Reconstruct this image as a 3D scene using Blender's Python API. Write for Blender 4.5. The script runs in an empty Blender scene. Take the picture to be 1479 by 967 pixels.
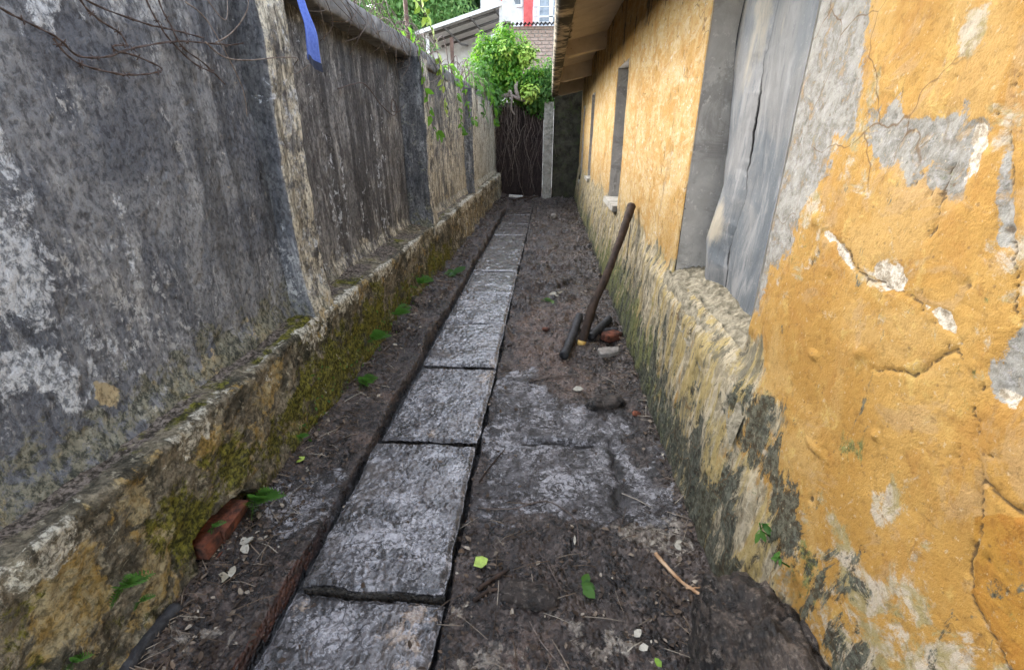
import bpy, math, random
import numpy as np
from mathutils import Vector, Matrix
random.seed(7); rng = np.random.default_rng(7)
SC = bpy.context.scene
COL = SC.collection
PI = math.pi

# ---------------------------------------------------------------- camera
def make_camera():
    p, y = math.radians(-23.3), math.radians(-4.2)
    fw = Vector((math.sin(y)*math.cos(p), math.cos(y)*math.cos(p), math.sin(p)))
    r = Vector((math.cos(y), -math.sin(y), 0)); u = r.cross(fw)
    m = Matrix(((r.x, u.x, -fw.x, 0), (r.y, u.y, -fw.y, 0), (r.z, u.z, -fw.z, 1.55), (0, 0, 0, 1)))
    cd = bpy.data.cameras.new('camera'); cd.sensor_width = 36; cd.lens = 36*676/1479
    cd.clip_start = .05; cd.clip_end = 500
    o = bpy.data.objects.new('camera', cd); COL.objects.link(o); o.matrix_world = m; SC.camera = o
make_camera()
# ---------------------------------------------------------------- light: bright overcast day
SUN_EL, SUN_AZ = 33.0, -58.0      # azimuth from +Y towards +X: the light comes over the left wall, a little ahead
W = bpy.data.worlds.new('World'); SC.world = W; W.use_nodes = True
nt = W.node_tree; nt.nodes.clear()
sky = nt.nodes.new('ShaderNodeTexSky'); sky.sky_type = 'NISHITA'; sky.sun_disc = False
sky.sun_elevation = math.radians(SUN_EL); sky.sun_rotation = math.radians(SUN_AZ); sky.air_density = 1.0; sky.dust_density = 2.0
hs = nt.nodes.new('ShaderNodeHueSaturation'); hs.inputs['Saturation'].default_value = .5
bg = nt.nodes.new('ShaderNodeBackground'); bg.inputs['Strength'].default_value = .15
ow = nt.nodes.new('ShaderNodeOutputWorld')
nt.links.new(sky.outputs[0], hs.inputs['Color']); nt.links.new(hs.outputs[0], bg.inputs['Color']); nt.links.new(bg.outputs[0], ow.inputs['Surface'])
sd = bpy.data.lights.new('sun', 'SUN'); sd.energy = 0.5; sd.angle = math.radians(40); sd.color = (1, .985, .96)
so = bpy.data.objects.new('sun', sd); COL.objects.link(so)
_a, _e = math.radians(SUN_AZ), math.radians(SUN_EL)
sdir = Vector((math.sin(_a)*math.cos(_e), math.cos(_a)*math.cos(_e), math.sin(_e)))
so.rotation_euler = sdir.to_track_quat('Z', 'Y').to_euler(); so.location = (-6, -3, 9)
vs = SC.view_settings; vs.view_transform = 'Standard'; vs.look = 'None'; vs.exposure = 3.12; vs.gamma = 1.0
try: SC.cycles.max_bounces = 8; SC.cycles.diffuse_bounces = 5; SC.cycles.use_denoising = True
except Exception: pass

# ---------------------------------------------------------------- numpy noise
def _hash(ix, iy, iz, seed):
    h = (ix.astype(np.int64)*374761393 + iy.astype(np.int64)*668265263 + iz.astype(np.int64)*2147483647 + seed*1442695) & 0xffffffff
    h = ((h ^ (h >> 13))*1274126177) & 0xffffffff
    h = ((h ^ (h >> 16))*2246822519) & 0xffffffff
    return ((h ^ (h >> 15)) & 0xffffff).astype(np.float32)/float(0xffffff)
def vnoise(x, y, z=None, seed=0):
    x = np.asarray(x, np.float32); y = np.asarray(y, np.float32)
    x0 = np.floor(x); y0 = np.floor(y); fx = x-x0; fy = y-y0
    fx = fx*fx*(3-2*fx); fy = fy*fy*(3-2*fy)
    ix = x0.astype(np.int32); iy = y0.astype(np.int32)
    if z is None:
        k = np.zeros_like(ix)
        a = _hash(ix, iy, k, seed); b = _hash(ix+1, iy, k, seed); c = _hash(ix, iy+1, k, seed); d = _hash(ix+1, iy+1, k, seed)
        return (a*(1-fx)+b*fx)*(1-fy)+(c*(1-fx)+d*fx)*fy
    z = np.asarray(z, np.float32); z0 = np.floor(z); fz = z-z0; fz = fz*fz*(3-2*fz); iz = z0.astype(np.int32)
    def lay(k):
        a = _hash(ix, iy, k, seed); b = _hash(ix+1, iy, k, seed); c = _hash(ix, iy+1, k, seed); d = _hash(ix+1, iy+1, k, seed)
        return (a*(1-fx)+b*fx)*(1-fy)+(c*(1-fx)+d*fx)*fy
    return lay(iz)*(1-fz)+lay(iz+1)*fz
def fbm(x, y, z=None, o=4, seed=0, g=.5):
    s = 0; a = 1; t = 0; f = 1
    for i in range(o):
        s = s + a*vnoise(x*f, y*f, None if z is None else z*f, seed+i*17); t += a; a *= g; f *= 2.03
    return s/t
def ss(a, b, v):
    t = np.clip((v-a)/(b-a), 0, 1); return t*t*(3-2*t)
def segdist(px, py, poly, closed=True):
    d = np.full(px.shape, 1e9, np.float32); n = len(poly)
    for i in range(n if closed else n-1):
        ax, ay = poly[i]; bx, by = poly[(i+1) % n]; vx, vy = bx-ax, by-ay
        t = np.clip(((px-ax)*vx+(py-ay)*vy)/(vx*vx+vy*vy+1e-12), 0, 1)
        d = np.minimum(d, (px-ax-t*vx)**2+(py-ay-t*vy)**2)
    return np.sqrt(d)
def inside(px, py, poly):
    r = np.zeros(px.shape, bool); n = len(poly)
    for i in range(n):
        ax, ay = poly[i]; bx, by = poly[(i+1) % n]
        c = ((ay > py) != (by > py)) & (px < (bx-ax)*(py-ay)/((by-ay) if abs(by-ay) > 1e-9 else 1e-9)+ax)
        r ^= c
    return r
def pmask(poly, u, v, soft=.02, amp=.03, fr=18, seed=1):
    """soft mask of a polygon with a ragged edge, 0..1"""
    xs = [p[0] for p in poly]; ys = [p[1] for p in poly]; m = soft+amp+.05
    box = (u > min(xs)-m) & (u < max(xs)+m) & (v > min(ys)-m) & (v < max(ys)+m)
    out = np.zeros(u.shape, np.float32)
    if box.any():
        a, b = u[box], v[box]
        s = segdist(a, b, poly); s = np.where(inside(a, b, poly), s, -s)
        s = s + amp*2*(fbm(a*fr, b*fr, o=4, seed=seed)-.5)
        out[box] = np.clip(.5+s/(2*soft), 0, 1)
    return out

# ---------------------------------------------------------------- mesh helpers
def mk(name, V, F, mat=None, parent=None, attrs=None, smooth=True):
    V = np.asarray(V, np.float32).reshape(-1, 3)
    me = bpy.data.meshes.new(name)
    Fs = F if isinstance(F, list) else [F]
    Fs = [np.asarray(f, np.int32) for f in Fs if len(f)]
    me.vertices.add(len(V)); me.vertices.foreach_set('co', V.ravel())
    loops = np.concatenate([f.ravel() for f in Fs]); cnt = np.concatenate([np.full(len(f), f.shape[1], np.int32) for f in Fs])
    st = np.concatenate([[0], np.cumsum(cnt)[:-1]]).astype(np.int32)
    me.loops.add(len(loops)); me.loops.foreach_set('vertex_index', loops.astype(np.int32))
    me.polygons.add(len(cnt)); me.polygons.foreach_set('loop_start', st)
    try: me.polygons.foreach_set('loop_total', cnt)
    except Exception: pass
    me.polygons.foreach_set('use_smooth', np.full(len(cnt), smooth, bool))
    for k, a in (attrs or {}).items():
        at = me.attributes.new(k, 'FLOAT', 'POINT'); at.data.foreach_set('value', np.asarray(a, np.float32).ravel())
    me.update(calc_edges=True); me.validate()
    if mat: me.materials.append(mat)
    o = bpy.data.objects.new(name, me); COL.objects.link(o)
    if parent: o.parent = parent; o.matrix_parent_inverse = Matrix.Translation(-Vector(parent.location))
    return o
def tag(o, label, cat, group=None, kind=None):
    if label: o['label'] = label
    if cat: o['category'] = cat
    if group: o['group'] = group
    if kind: o['kind'] = kind
    return o
def empty(name, loc, label, cat, group=None):
    o = bpy.data.objects.new(name, None); COL.objects.link(o); o.location = loc; o.empty_display_size = .1
    return tag(o, label, cat, group)
def gridF(nu, nv, keep=None):
    i = np.arange(nu-1)[:, None]; j = np.arange(nv-1)[None, :]
    a = i*nv+j
    F = np.stack([a, a+nv, a+nv+1, a+1], -1)
    if keep is not None: F = F[keep]
    return F.reshape(-1, 4)
class MB:
    def __init__(s): s.V = []; s.F3 = []; s.F4 = []; s.n = 0; s.A = {}
    def add(s, V, F4=None, F3=None, **at):
        V = np.asarray(V, np.float32).reshape(-1, 3)
        if F4 is not None and len(F4): s.F4.append(np.asarray(F4, np.int32)+s.n)
        if F3 is not None and len(F3): s.F3.append(np.asarray(F3, np.int32)+s.n)
        for k, a in at.items(): s.A.setdefault(k, []).append(np.broadcast_to(np.asarray(a, np.float32), (len(V),)))
        s.V.append(V); s.n += len(V); return s
    def box(s, lo, hi, jit=0, **at):
        (a, b, c), (d, e, f) = lo, hi
        V = np.array([(a,b,c),(d,b,c),(d,e,c),(a,e,c),(a,b,f),(d,b,f),(d,e,f),(a,e,f)], np.float32)
        if jit: V += (rng.random(V.shape)-.5)*2*jit
        return s.add(V, [(0,3,2,1),(4,5,6,7),(0,1,5,4),(1,2,6,5),(2,3,7,6),(3,0,4,7)], **at)
    def tube(s, P, R, seg=6, wob=0, **at):
        P = np.asarray(P, float); n = len(P); R = np.broadcast_to(np.asarray(R, float), (n,))
        T = np.gradient(P, axis=0); T /= np.linalg.norm(T, axis=1)[:, None]+1e-9
        up = np.array([.31, .22, .93]); 
        if abs(T.mean(0)@up) > .9: up = np.array([1., .1, 0])
        A = np.cross(T, up); A /= np.linalg.norm(A, axis=1)[:, None]+1e-9; B = np.cross(T, A)
        th = np.arange(seg)*2*PI/seg
        rr = R[:, None]*(1+wob*(rng.random((n, seg))-.5)*2) if wob else np.repeat(R[:, None], seg, 1)
        V = P[:, None]+rr[..., None]*(np.cos(th)[None, :, None]*A[:, None]+np.sin(th)[None, :, None]*B[:, None])
        i = np.arange(n-1)[:, None]; j = np.arange(seg)[None]; jn = (j+1) % seg
        F = np.stack([i*seg+j, i*seg+jn, (i+1)*seg+jn, (i+1)*seg+j], -1).reshape(-1, 4)
        V = np.concatenate([V.reshape(-1, 3), P[:1], P[-1:]]); c0, c1 = n*seg, n*seg+1
        j = np.arange(seg); jn = (j+1) % seg
        F3 = np.concatenate([np.stack([np.full(seg, c0), jn, j], -1), np.stack([np.full(seg, c1), (n-1)*seg+j, (n-1)*seg+jn], -1)])
        return s.add(V, F, F3, **at)
    def build(s, name, mat, parent=None, smooth=True):
        F = []
        if s.F4: F.append(np.concatenate(s.F4))
        if s.F3: F.append(np.concatenate(s.F3))
        at = {k: np.concatenate(v) for k, v in s.A.items()}
        return mk(name, np.concatenate(s.V), F, mat, parent, at, smooth)
def spline(P, n):
    P = np.asarray(P, float); m = len(P); out = []
    for t in np.linspace(0, m-1-1e-6, n):
        i = int(t); f = t-i
        p0, p1, p2, p3 = P[max(i-1, 0)], P[i], P[min(i+1, m-1)], P[min(i+2, m-1)]
        out.append(.5*((2*p1)+(p2-p0)*f+(2*p0-5*p1+4*p2-p3)*f*f+(3*p1-p0-3*p2+p3)*f**3))
    return np.array(out)
def leaves(mb, P, N, L, wd=.45, fold=.25, droop=0.0, rnd=None):
    """many small folded leaves: P points, N preferred normals, L lengths"""
    n = len(P); P = np.asarray(P, float); L = np.broadcast_to(np.asarray(L, float), (n,))
    N = N/(np.linalg.norm(N, axis=1)[:, None]+1e-9)
    D = rng.normal(size=(n, 3)); D[:, 2] -= droop; D -= (D*N).sum(1)[:, None]*N; D /= np.linalg.norm(D, axis=1)[:, None]+1e-9
    S = np.cross(N, D); l = L[:, None]; w = l*wd
    v = [P, P+D*l*.35+S*w*.5+N*w*fold, P+D*l*.38, P+D*l*.35-S*w*.5+N*w*fold, P+D*l*.75+S*w*.36+N*w*fold*.5-np.array([0,0,.08])*l*droop, P+D*l*.75-S*w*.36+N*w*fold*.5-np.array([0,0,.08])*l*droop, P+D*l-np.array([0, 0, .2])*l*droop]
    V = np.stack(v, 1).reshape(-1, 3); b = (np.arange(n)*7)[:, None]
    F3 = np.concatenate([b+np.array([q]) for q in ((0,2,1),(0,3,2),(4,2,6),(2,5,6))]); F4 = np.concatenate([b+np.array([q]) for q in ((1,2,4,4),)])[:, :3]
    F3 = np.concatenate([F3, F4, b+np.array([(3,5,2)])])
    r = rng.random(n) if rnd is None else rnd
    return mb.add(V, None, F3, tint=np.repeat(r, 7))

# ---------------------------------------------------------------- material helper
class Mt:
    def __init__(s, name):
        s.m = bpy.data.materials.new(name); s.m.use_nodes = True; s.t = s.m.node_tree; s.t.nodes.clear()
        s.geo = s.t.nodes.new('ShaderNodeNewGeometry'); s.P = s.geo.outputs['Position']
    def n(s, t, **k):
        q = s.t.nodes.new(t)
        for a, b in k.items(): setattr(q, a, b)
        return q
    def L(s, a, b):
        if isinstance(a, (int, float, tuple, list)):
            if isinstance(a, (tuple, list)) and len(a) == 3 and b.type == 'RGBA': a = (*a, 1)
            b.default_value = a
        else: s.t.links.new(a, b)
    def vec(s, sc):
        if sc == (1, 1, 1): return s.P
        q = s.n('ShaderNodeVectorMath', operation='MULTIPLY'); s.L(s.P, q.inputs[0]); q.inputs[1].default_value = sc; return q.outputs[0]
    def noise(s, scale, detail=5, rough=.6, dist=0, sc=(1, 1, 1)):
        q = s.n('ShaderNodeTexNoise'); s.L(s.vec(sc), q.inputs['Vector']); q.inputs['Scale'].default_value = scale
        q.inputs['Detail'].default_value = detail; q.inputs['Roughness'].default_value = rough; q.inputs['Distortion'].default_value = dist
        return q.outputs[0]
    def warp(s, scale, amt):
        q = s.n('ShaderNodeTexNoise'); s.L(s.P, q.inputs['Vector']); q.inputs['Scale'].default_value = scale; q.inputs['Detail'].default_value = 3
        v = s.n('ShaderNodeVectorMath', operation='SUBTRACT'); s.t.links.new(q.outputs['Color'], v.inputs[0]); v.inputs[1].default_value = (.5, .5, .5)
        w = s.n('ShaderNodeVectorMath', operation='SCALE'); s.t.links.new(v.outputs[0], w.inputs[0]); w.inputs['Scale'].default_value = amt*2
        a = s.n('ShaderNodeVectorMath', operation='ADD'); s.t.links.new(w.outputs[0], a.inputs[0]); s.L(s.P, a.inputs[1]); return a.outputs[0]
    def fray(s, scale, dist=.4, sc=(1, 1, 1)): return s.noise(scale, 8, .76, dist, sc)
    def vor(s, scale, feature='F1', sc=(1, 1, 1), rnd=1, vec=None):
        q = s.n('ShaderNodeTexVoronoi', feature=feature); s.L(s.vec(sc) if vec is None else vec, q.inputs['Vector']); q.inputs['Scale'].default_value = scale; q.inputs['Randomness'].default_value = rnd
        return q.outputs['Distance']
    def mr(s, v, a, b, c=0, d=1):
        q = s.n('ShaderNodeMapRange', interpolation_type='SMOOTHSTEP'); s.L(v, q.inputs[0])
        for i, x in enumerate((a, b, c, d)): q.inputs[i+1].default_value = x
        return q.outputs[0]
    def ma(s, op, a, b=0, clamp=False):
        q = s.n('ShaderNodeMath', operation=op, use_clamp=clamp); s.L(a, q.inputs[0]); s.L(b, q.inputs[1]); return q.outputs[0]
    def mix(s, f, a, b, mode='MIX'):
        q = s.n('ShaderNodeMix', data_type='RGBA', blend_type=mode); s.L(f, q.inputs[0]); s.L(a, q.inputs[6]); s.L(b, q.inputs[7]); return q.outputs[2]
    def at(s, name):
        q = s.n('ShaderNodeAttribute', attribute_type='GEOMETRY', attribute_name=name); return q.outputs['Fac']
    def crisp(s, name, nz, amp=.5, lo=.42, hi=.58):
        """attribute mask sharpened and frayed by a noise"""
        a = s.ma('ADD', s.at(name), s.ma('MULTIPLY', s.ma('SUBTRACT', nz, .5), amp)); return s.mr(a, lo, hi)
    def xyz(s):
        q = s.n('ShaderNodeSeparateXYZ'); s.L(s.P, q.inputs[0]); return q.outputs
    def objrand(s): return s.n('ShaderNodeObjectInfo').outputs['Random']
    def out(s, col, rough=.85, bumps=(), spec=.3, trans=None, metal=0, coat=None):
        b = s.n('ShaderNodeBsdfPrincipled'); o = s.n('ShaderNodeOutputMaterial')
        s.L(col, b.inputs['Base Color']); s.L(rough, b.inputs['Roughness']); b.inputs['Specular IOR Level'].default_value = spec
        b.inputs['Metallic'].default_value = metal
        if coat is not None: s.L(coat, b.inputs['Coat Weight']); b.inputs['Coat Roughness'].default_value = .12
        prev = None
        for h, d in bumps:
            q = s.n('ShaderNodeBump'); q.inputs['Strength'].default_value = 1.0; q.inputs['Distance'].default_value = d; s.L(h, q.inputs['Height'])
            if prev: s.t.links.new(prev, q.inputs['Normal'])
            prev = q.outputs[0]
        if prev: s.t.links.new(prev, b.inputs['Normal'])
        if trans is not None:
            tr = s.n('ShaderNodeBsdfTranslucent'); s.L(trans, tr.inputs['Color']); mx = s.n('ShaderNodeMixShader'); mx.inputs[0].default_value = .45
            s.t.links.new(b.outputs[0], mx.inputs[1]); s.t.links.new(tr.outputs[0], mx.inputs[2]); s.t.links.new(mx.outputs[0], o.inputs['Surface'])
        else: s.t.links.new(b.outputs[0], o.inputs['Surface'])
        return s.m

def mat_left_plaster():
    m = Mt('blackened_plaster')
    big = m.noise(1.9, 5, .6, .4); mid = m.noise(7, 7, .7, .7, sc=(1, 1, .75)); m2 = m.noise(17, 7, .72, .6, sc=(1, 1, .55)); fine = m.noise(52, 6, .74, .3, sc=(1, 1, .75)); vfine = m.noise(210, 3, .6)
    stk = m.noise(6, 6, .68, .9, sc=(1, 1, .26)); stk2 = m.noise(15, 7, .70, .8, sc=(1, 1, .24)); stk3 = m.noise(44, 6, .68, .4, sc=(1, 1, .4))
    clu = m.noise(1.5, 6, .66, .8, sc=(1, 1, .7)); clu2 = m.noise(2.6, 5, .62, .6)
    c = m.mix(m.mr(big, .40, .60), (.148, .160, .186), (.32, .33, .34))
    c = m.mix(m.mr(clu, .50, .60, 0, .7), c, (.10, .11, .13))
    c = m.mix(m.mr(mid, .52, .64, 0, .5), c, (.135, .152, .178))
    c = m.mix(m.ma('MULTIPLY', m.mr(stk, .52, .64, 0, .7), m.mr(clu2, .42, .56)), c, (.46, .47, .475))
    c = m.mix(m.mr(stk2, .56, .66, 0, .6), c, (.085, .095, .115))
    c = m.mix(m.ma('MULTIPLY', m.mr(m.ma('ADD', m.ma('MULTIPLY', m2, .5), m.ma('MULTIPLY', fine, .5)), .53, .58, 0, .85), m.mr(clu2, .47, .58, .12, 1)), c, (.58, .59, .58))
    c = m.mix(m.ma('MULTIPLY', m.mr(fine, .58, .64, 0, .8), m.mr(clu, .46, .56)), c, (.05, .055, .068))
    drip = m.noise(5.5, 6, .64, .3, sc=(1, 1, .055))
    c = m.mix(m.ma('MULTIPLY', m.mr(drip, .52, .62, 0, .6), m.mr(m2, .34, .5, .35, 1)), c, (.062, .063, .066))
    c = m.mix(m.ma('MULTIPLY', m.mr(drip, .45, .38, 0, .5), m.mr(clu2, .40, .56)), c, (.44, .445, .44))
    # second look: dark panels washed with long pale streaks
    d = m.mix(m.mr(stk2, .42, .62), (.095, .09, .088), (.29, .285, .275))
    d = m.mix(m.mr(clu, .48, .60, 0, .7), d, (.085, .08, .078))
    d = m.mix(m.ma('MULTIPLY', m.mr(stk, .52, .62, 0, .85), m.mr(clu2, .40, .56, .2, 1)), d, (.50, .49, .46))
    d = m.mix(m.mr(stk3, .55, .64, 0, .6), d, (.06, .055, .053))
    d = m.mix(m.mr(m2, .55, .63, 0, .5), d, (.40, .39, .37))
    d = m.mix(m.mr(drip, .53, .60, 0, .75), d, (.045, .043, .043))
    c = m.mix(m.at('streak'), c, d)
    # lime washed look
    e = m.mix(m.mr(stk2, .38, .58), (.25, .225, .17), (.76, .71, .57))
    e = m.mix(m.mr(m2, .53, .62, 0, .7), e, (0.293, 0.260, 0.202))
    e = m.mix(m.mr(stk3, .54, .63, 0, .8), e, (0.085, 0.077, 0.066))
    c = m.mix(m.crisp('lime', m.fray(9, .35), 2.4, .36, .64), c, e)
    c = m.mix(m.ma('MULTIPLY', m.crisp('dark', m.fray(6, .5, (1, 1, .4)), 2.4, .32, .70), .82), c, m.mix(m.mr(stk2, .4, .62), (.05, .053, .058), (.14, .143, .145)))
    c = m.mix(m.ma('MULTIPLY', m.crisp('white', m.fray(12, .6), 3.6, .40, .66), .8), c, m.mix(m.mr(fine, .4, .6), (.40, .43, .46), (.74, .77, .80)))
    c = m.mix(m.crisp('ochre', m.fray(14), 2.6, .42, .6), c, m.mix(fine, (0.586, 0.446, 0.214), (0.439, 0.384, 0.277)))
    c = m.mix(m.ma('MULTIPLY', m.crisp('moss', m.fray(12), 2.8, .40, .66), .8), c, m.mix(m.mr(fine, .4, .6), (0.091, 0.097, 0.057), (0.262, 0.248, 0.170)))
    c = m.mix(m.mr(m.vor(21), .17, .07, 0, .8), c, m.mix(.35, c, (0.024, 0.025, 0.028)))
    c = m.mix(m.mr(fine, .36, .56, 0, 1), m.mix(.62, c, (0.012, 0.012, 0.015)), c)
    return m.out(c, m.mr(mid, .3, .7, .75, .95), [(mid, .008), (m2, .007), (fine, .006), (vfine, .0025)], .25)
def mat_plinth():
    m = Mt('mossy_plinth')
    big = m.noise(3.2, 6, .64, .4); mid = m.noise(10, 7, .72, .7); fine = m.noise(52, 6, .74, .3); stk = m.noise(13, 6, .68, .6, sc=(1, 1, .3)); vf = m.noise(220, 3)
    c = m.mix(m.mr(mid, .40, .60), (0.101, 0.089, 0.065), (0.324, 0.277, 0.195))
    c = m.mix(m.mr(stk, .52, .62, 0, .7), c, (0.446, 0.385, 0.260))
    c = m.mix(m.mr(big, .50, .60, 0, .8), c, (0.065, 0.062, 0.047))
    c = m.mix(m.mr(m.noise(21, 7, .74, .6), .55, .62, 0, .8), c, (0.540, 0.486, 0.351))
    c = m.mix(m.ma('MULTIPLY', m.crisp('ochre', m.fray(8, .5), 3.4, .42, .66), .85), c, m.mix(m.mr(mid, .4, .6), (0.486, 0.324, 0.098), (0.540, 0.452, 0.260)))
    c = m.mix(m.ma('MULTIPLY', m.crisp('moss', m.fray(9, .5), 3.2, .40, .66), .9), c, m.mix(m.mr(fine, .4, .62), (0.081, 0.081, 0.013), (0.250, 0.236, 0.029)))
    c = m.mix(m.ma('MULTIPLY', m.crisp('dark', m.fray(9, .5), 3.2, .42, .64), .9), c, m.mix(m.mr(fine, .4, .62), (0.038, 0.036, 0.029), (0.135, 0.124, 0.094)))
    c = m.mix(m.crisp('lime', m.fray(11, .6), 3.4, .46, .62), c, m.mix(m.mr(fine, .38, .6), (0.378, 0.338, 0.247), (0.783, 0.743, 0.611)))
    c = m.mix(m.crisp('soil', m.fray(14), 2.4, .40, .6), c, m.mix(m.mr(fine, .42, .6), (0.101, 0.081, 0.065), (0.290, 0.243, 0.202)))
    c = m.mix(m.mr(fine, .38, .58, .0, 1), m.mix(.6, c, (0.011, 0.011, 0.005)), c)
    return m.out(c, .9, [(mid, .020), (fine, .012), (vf, .004)], .2)
def mat_yellow():
    m = Mt('ochre_limewash')
    big = m.noise(1.7, 6, .64, .5); mid = m.noise(6, 7, .70, .7); m2 = m.noise(15, 7, .72, .5); fine = m.noise(46, 6, .74, .2); vf = m.noise(180, 4, .65)
    stk = m.noise(11, 6, .64, .5, sc=(1, 1, .11)); stk2 = m.noise(26, 6, .66, .4, sc=(1, 1, .14)); stk3 = m.noise(56, 5, .64, .2, sc=(1, 1, .2))
    clu = m.noise(2.3, 6, .66, .7)
    c = m.mix(m.mr(big, .38, .62), (0.275, 0.149, 0.031), (0.319, 0.188, 0.049))
    c = m.mix(m.mr(mid, .51, .64, 0, .5), c, (0.242, 0.115, 0.023))
    c = m.mix(m.mr(clu, .50, .62, 0, .6), c, (0.339, 0.221, 0.079))
    c = m.mix(m.ma('MULTIPLY', m.mr(m2, .53, .63, 0, .6), m.mr(clu, .44, .56, .15, 1)), c, (0.383, 0.272, 0.084))
    c = m.mix(m.mr(m.noise(3.7, 7, .72, 1.2), .545, .60, 0, .4), c, (0.280, 0.191, 0.101))
    c = m.mix(m.crisp('deep', mid, .3, .4, .6), c, m.mix(m.mr(mid, .4, .6), (0.239, 0.103, 0.014), (0.279, 0.146, 0.023)))
    p1 = m.noise(4.5, 7, .72, .8, sc=(1, .5, 1)); p2 = m.noise(13, 7, .74, .7, sc=(1, .45, 1)); p3 = m.noise(34, 6, .74, .4, sc=(1, .5, 1)); dr = m.noise(5, 6, .68, .8, sc=(1, .6, .14))
    p = m.mix(m.mr(p1, .40, .60), (.33, .195, .055), (.39, .275, .12))
    p = m.mix(m.mr(p2, .53, .60, 0, .6), p, (.44, .35, .21))
    p = m.mix(m.mr(p2, .46, .40, 0, .55), p, (.31, .155, .032))
    p = m.mix(m.ma('MULTIPLY', m.mr(p3, .56, .62, 0, .8), m.mr(p1, .44, .54)), p, (.45, .40, .31))
    p = m.mix(m.ma('MULTIPLY', m.mr(dr, .54, .68, 0, .5), m.mr(p2, .36, .5, .2, 1)), p, (.16, .105, .05))
    p = m.mix(m.mr(m.noise(24, 7, .76, .5, sc=(1, .5, .8)), .61, .66, 0, .7), p, (.12, .085, .045))
    c = m.mix(m.at('pale'), c, p)
    # washed-out base
    c = m.mix(m.ma('MULTIPLY', m.crisp('cream', m.fray(8, .5), 3.4, .40, .70), .85), c, m.mix(m.mr(m2, .42, .58), (0.215, 0.188, 0.090), (0.349, 0.312, 0.249)))
    # eroded streaky foot of the wall
    er = m.mix(m.mr(m2, .42, .60), (.20, .17, .11), (.38, .325, .22))
    er = m.mix(m.mr(stk, .46, .57, 0, .9), er, (0.305, 0.231, 0.087))
    er = m.mix(m.mr(stk2, .54, .64, 0, .6), er, (.40, .35, .26))
    er = m.mix(m.mr(m.noise(8, 7, .72, .7, sc=(1, 1, .4)), .53, .61, 0, .85), er, (.10, .092, .065))
    er = m.mix(m.mr(m.noise(19, 7, .74, .5, sc=(1, 1, .4)), .56, .62, 0, .85), er, (.055, .05, .035))
    c = m.mix(m.crisp('erode', m.fray(8, .4, (1, 1, .4)), 2.6, .36, .62), c, er)
    g = m.mix(m.mr(m2, .42, .58), (0.147, 0.140, 0.122), (0.231, 0.223, 0.195)); g = m.mix(m.mr(fine, .52, .62, 0, .5), g, (0.282, 0.275, 0.267))
    c = m.mix(m.ma('MULTIPLY', m.crisp('grey', m.fray(14, .5), 2.2, .42, .58), m.mr(m2, .36, .46, .55, 1)), c, g)
    c = m.mix(m.crisp('white', m.fray(18, .5), 1.8, .46, .60), c, m.mix(m.mr(fine, .4, .6), (.26, .22, .16), (.46, .42, .35)))
    c = m.mix(m.ma('MULTIPLY', m.crisp('moss', m.fray(10, .5, (1, 1, .6)), 3.2, .40, .64), .88), c, m.mix(m.mr(fine, .4, .62), (0.044, 0.058, 0.014), (0.144, 0.160, 0.056)))
    c = m.mix(m.ma('MULTIPLY', m.crisp('mould', m.fray(9, .55, (1, 1, .5)), 3.6, .42, .62), .92), c, m.mix(m.mr(fine, .42, .62), (0.015, 0.018, 0.013), (0.084, 0.091, 0.069)))
    c = m.mix(m.ma('MULTIPLY', m.crisp('crack', fine, .9, .46, .85), .85), c, (0.057, 0.036, 0.017))
    hv = m.vor(3.2, 'DISTANCE_TO_EDGE', vec=m.warp(5, .11))
    c = m.mix(m.ma('MULTIPLY', m.mr(hv, .010, .002), m.mr(m.noise(1.7, 5, .6), .46, .60, 0, .75)), c, (.10, .055, .02))
    # flecks: pits and small chips
    c = m.mix(m.mr(m.vor(27), .13, .05, 0, .6), c, (0.101, 0.061, 0.026))
    c = m.mix(m.mr(m.noise(70, 4, .66), .62, .68, 0, .5), c, (0.390, 0.319, 0.206))
    c = m.mix(m.mr(fine, .34, .50, .0, 1), m.mix(.30, c, (0.047, 0.019, 0.000)), c)
    return m.out(c, .85, [(mid, .003), (m2, .005), (fine, .005), (vf, .002)], .28)
def mat_soffit():
    m = Mt('stained_soffit')
    mid = m.noise(5, 6, .65, .4); fine = m.noise(50, 5, .65)
    c = m.mix(m.mr(mid, .3, .7), (.50, .42, .31), (.60, .52, .40))
    c = m.mix(m.mr(m.noise(2.2, 5, .6), .55, .75, 0, .5), c, (.33, .25, .16))
    c = m.mix(m.crisp('mould', m.noise(5, 6, .66, .4), 1.6, .35, .7), c, (.045, .042, .035))
    c = m.mix(m.mr(m.vor(13), .10, .04, 0, .7), c, (.10, .07, .04))
    return m.out(c, .9, [(mid, .006), (fine, .002)], .2)
def mat_grey_plaster(name, a, b, green=0):
    m = Mt(name)
    mid = m.noise(6, 6, .65, .4); fine = m.noise(60, 6, .7); stk = m.noise(20, 5, .6, .3, sc=(1, 1, .15))
    c = m.mix(m.mr(mid, .3, .7), a, b); c = m.mix(m.mr(stk, .56, .75, 0, .5), c, tuple(x*.4 for x in a))
    c = m.mix(m.mr(m.vor(11), .09, .03, 0, .8), c, (.05, .045, .04))
    c = m.mix(m.mr(m.noise(3, 7, .72, .8), .52, .62, 0, .45), c, tuple(x*.45 for x in a)); c = m.mix(m.mr(m.noise(24, 6, .74), .57, .63, 0, .5), c, tuple(min(1, x*1.35) for x in b))
    if green: c = m.mix(m.mr(m.noise(7, 6, .7, .8), .5, .66, 0, green), c, (.05, .06, .025))
    return m.out(c, .88, [(mid, .006), (fine, .003)], .2)
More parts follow.
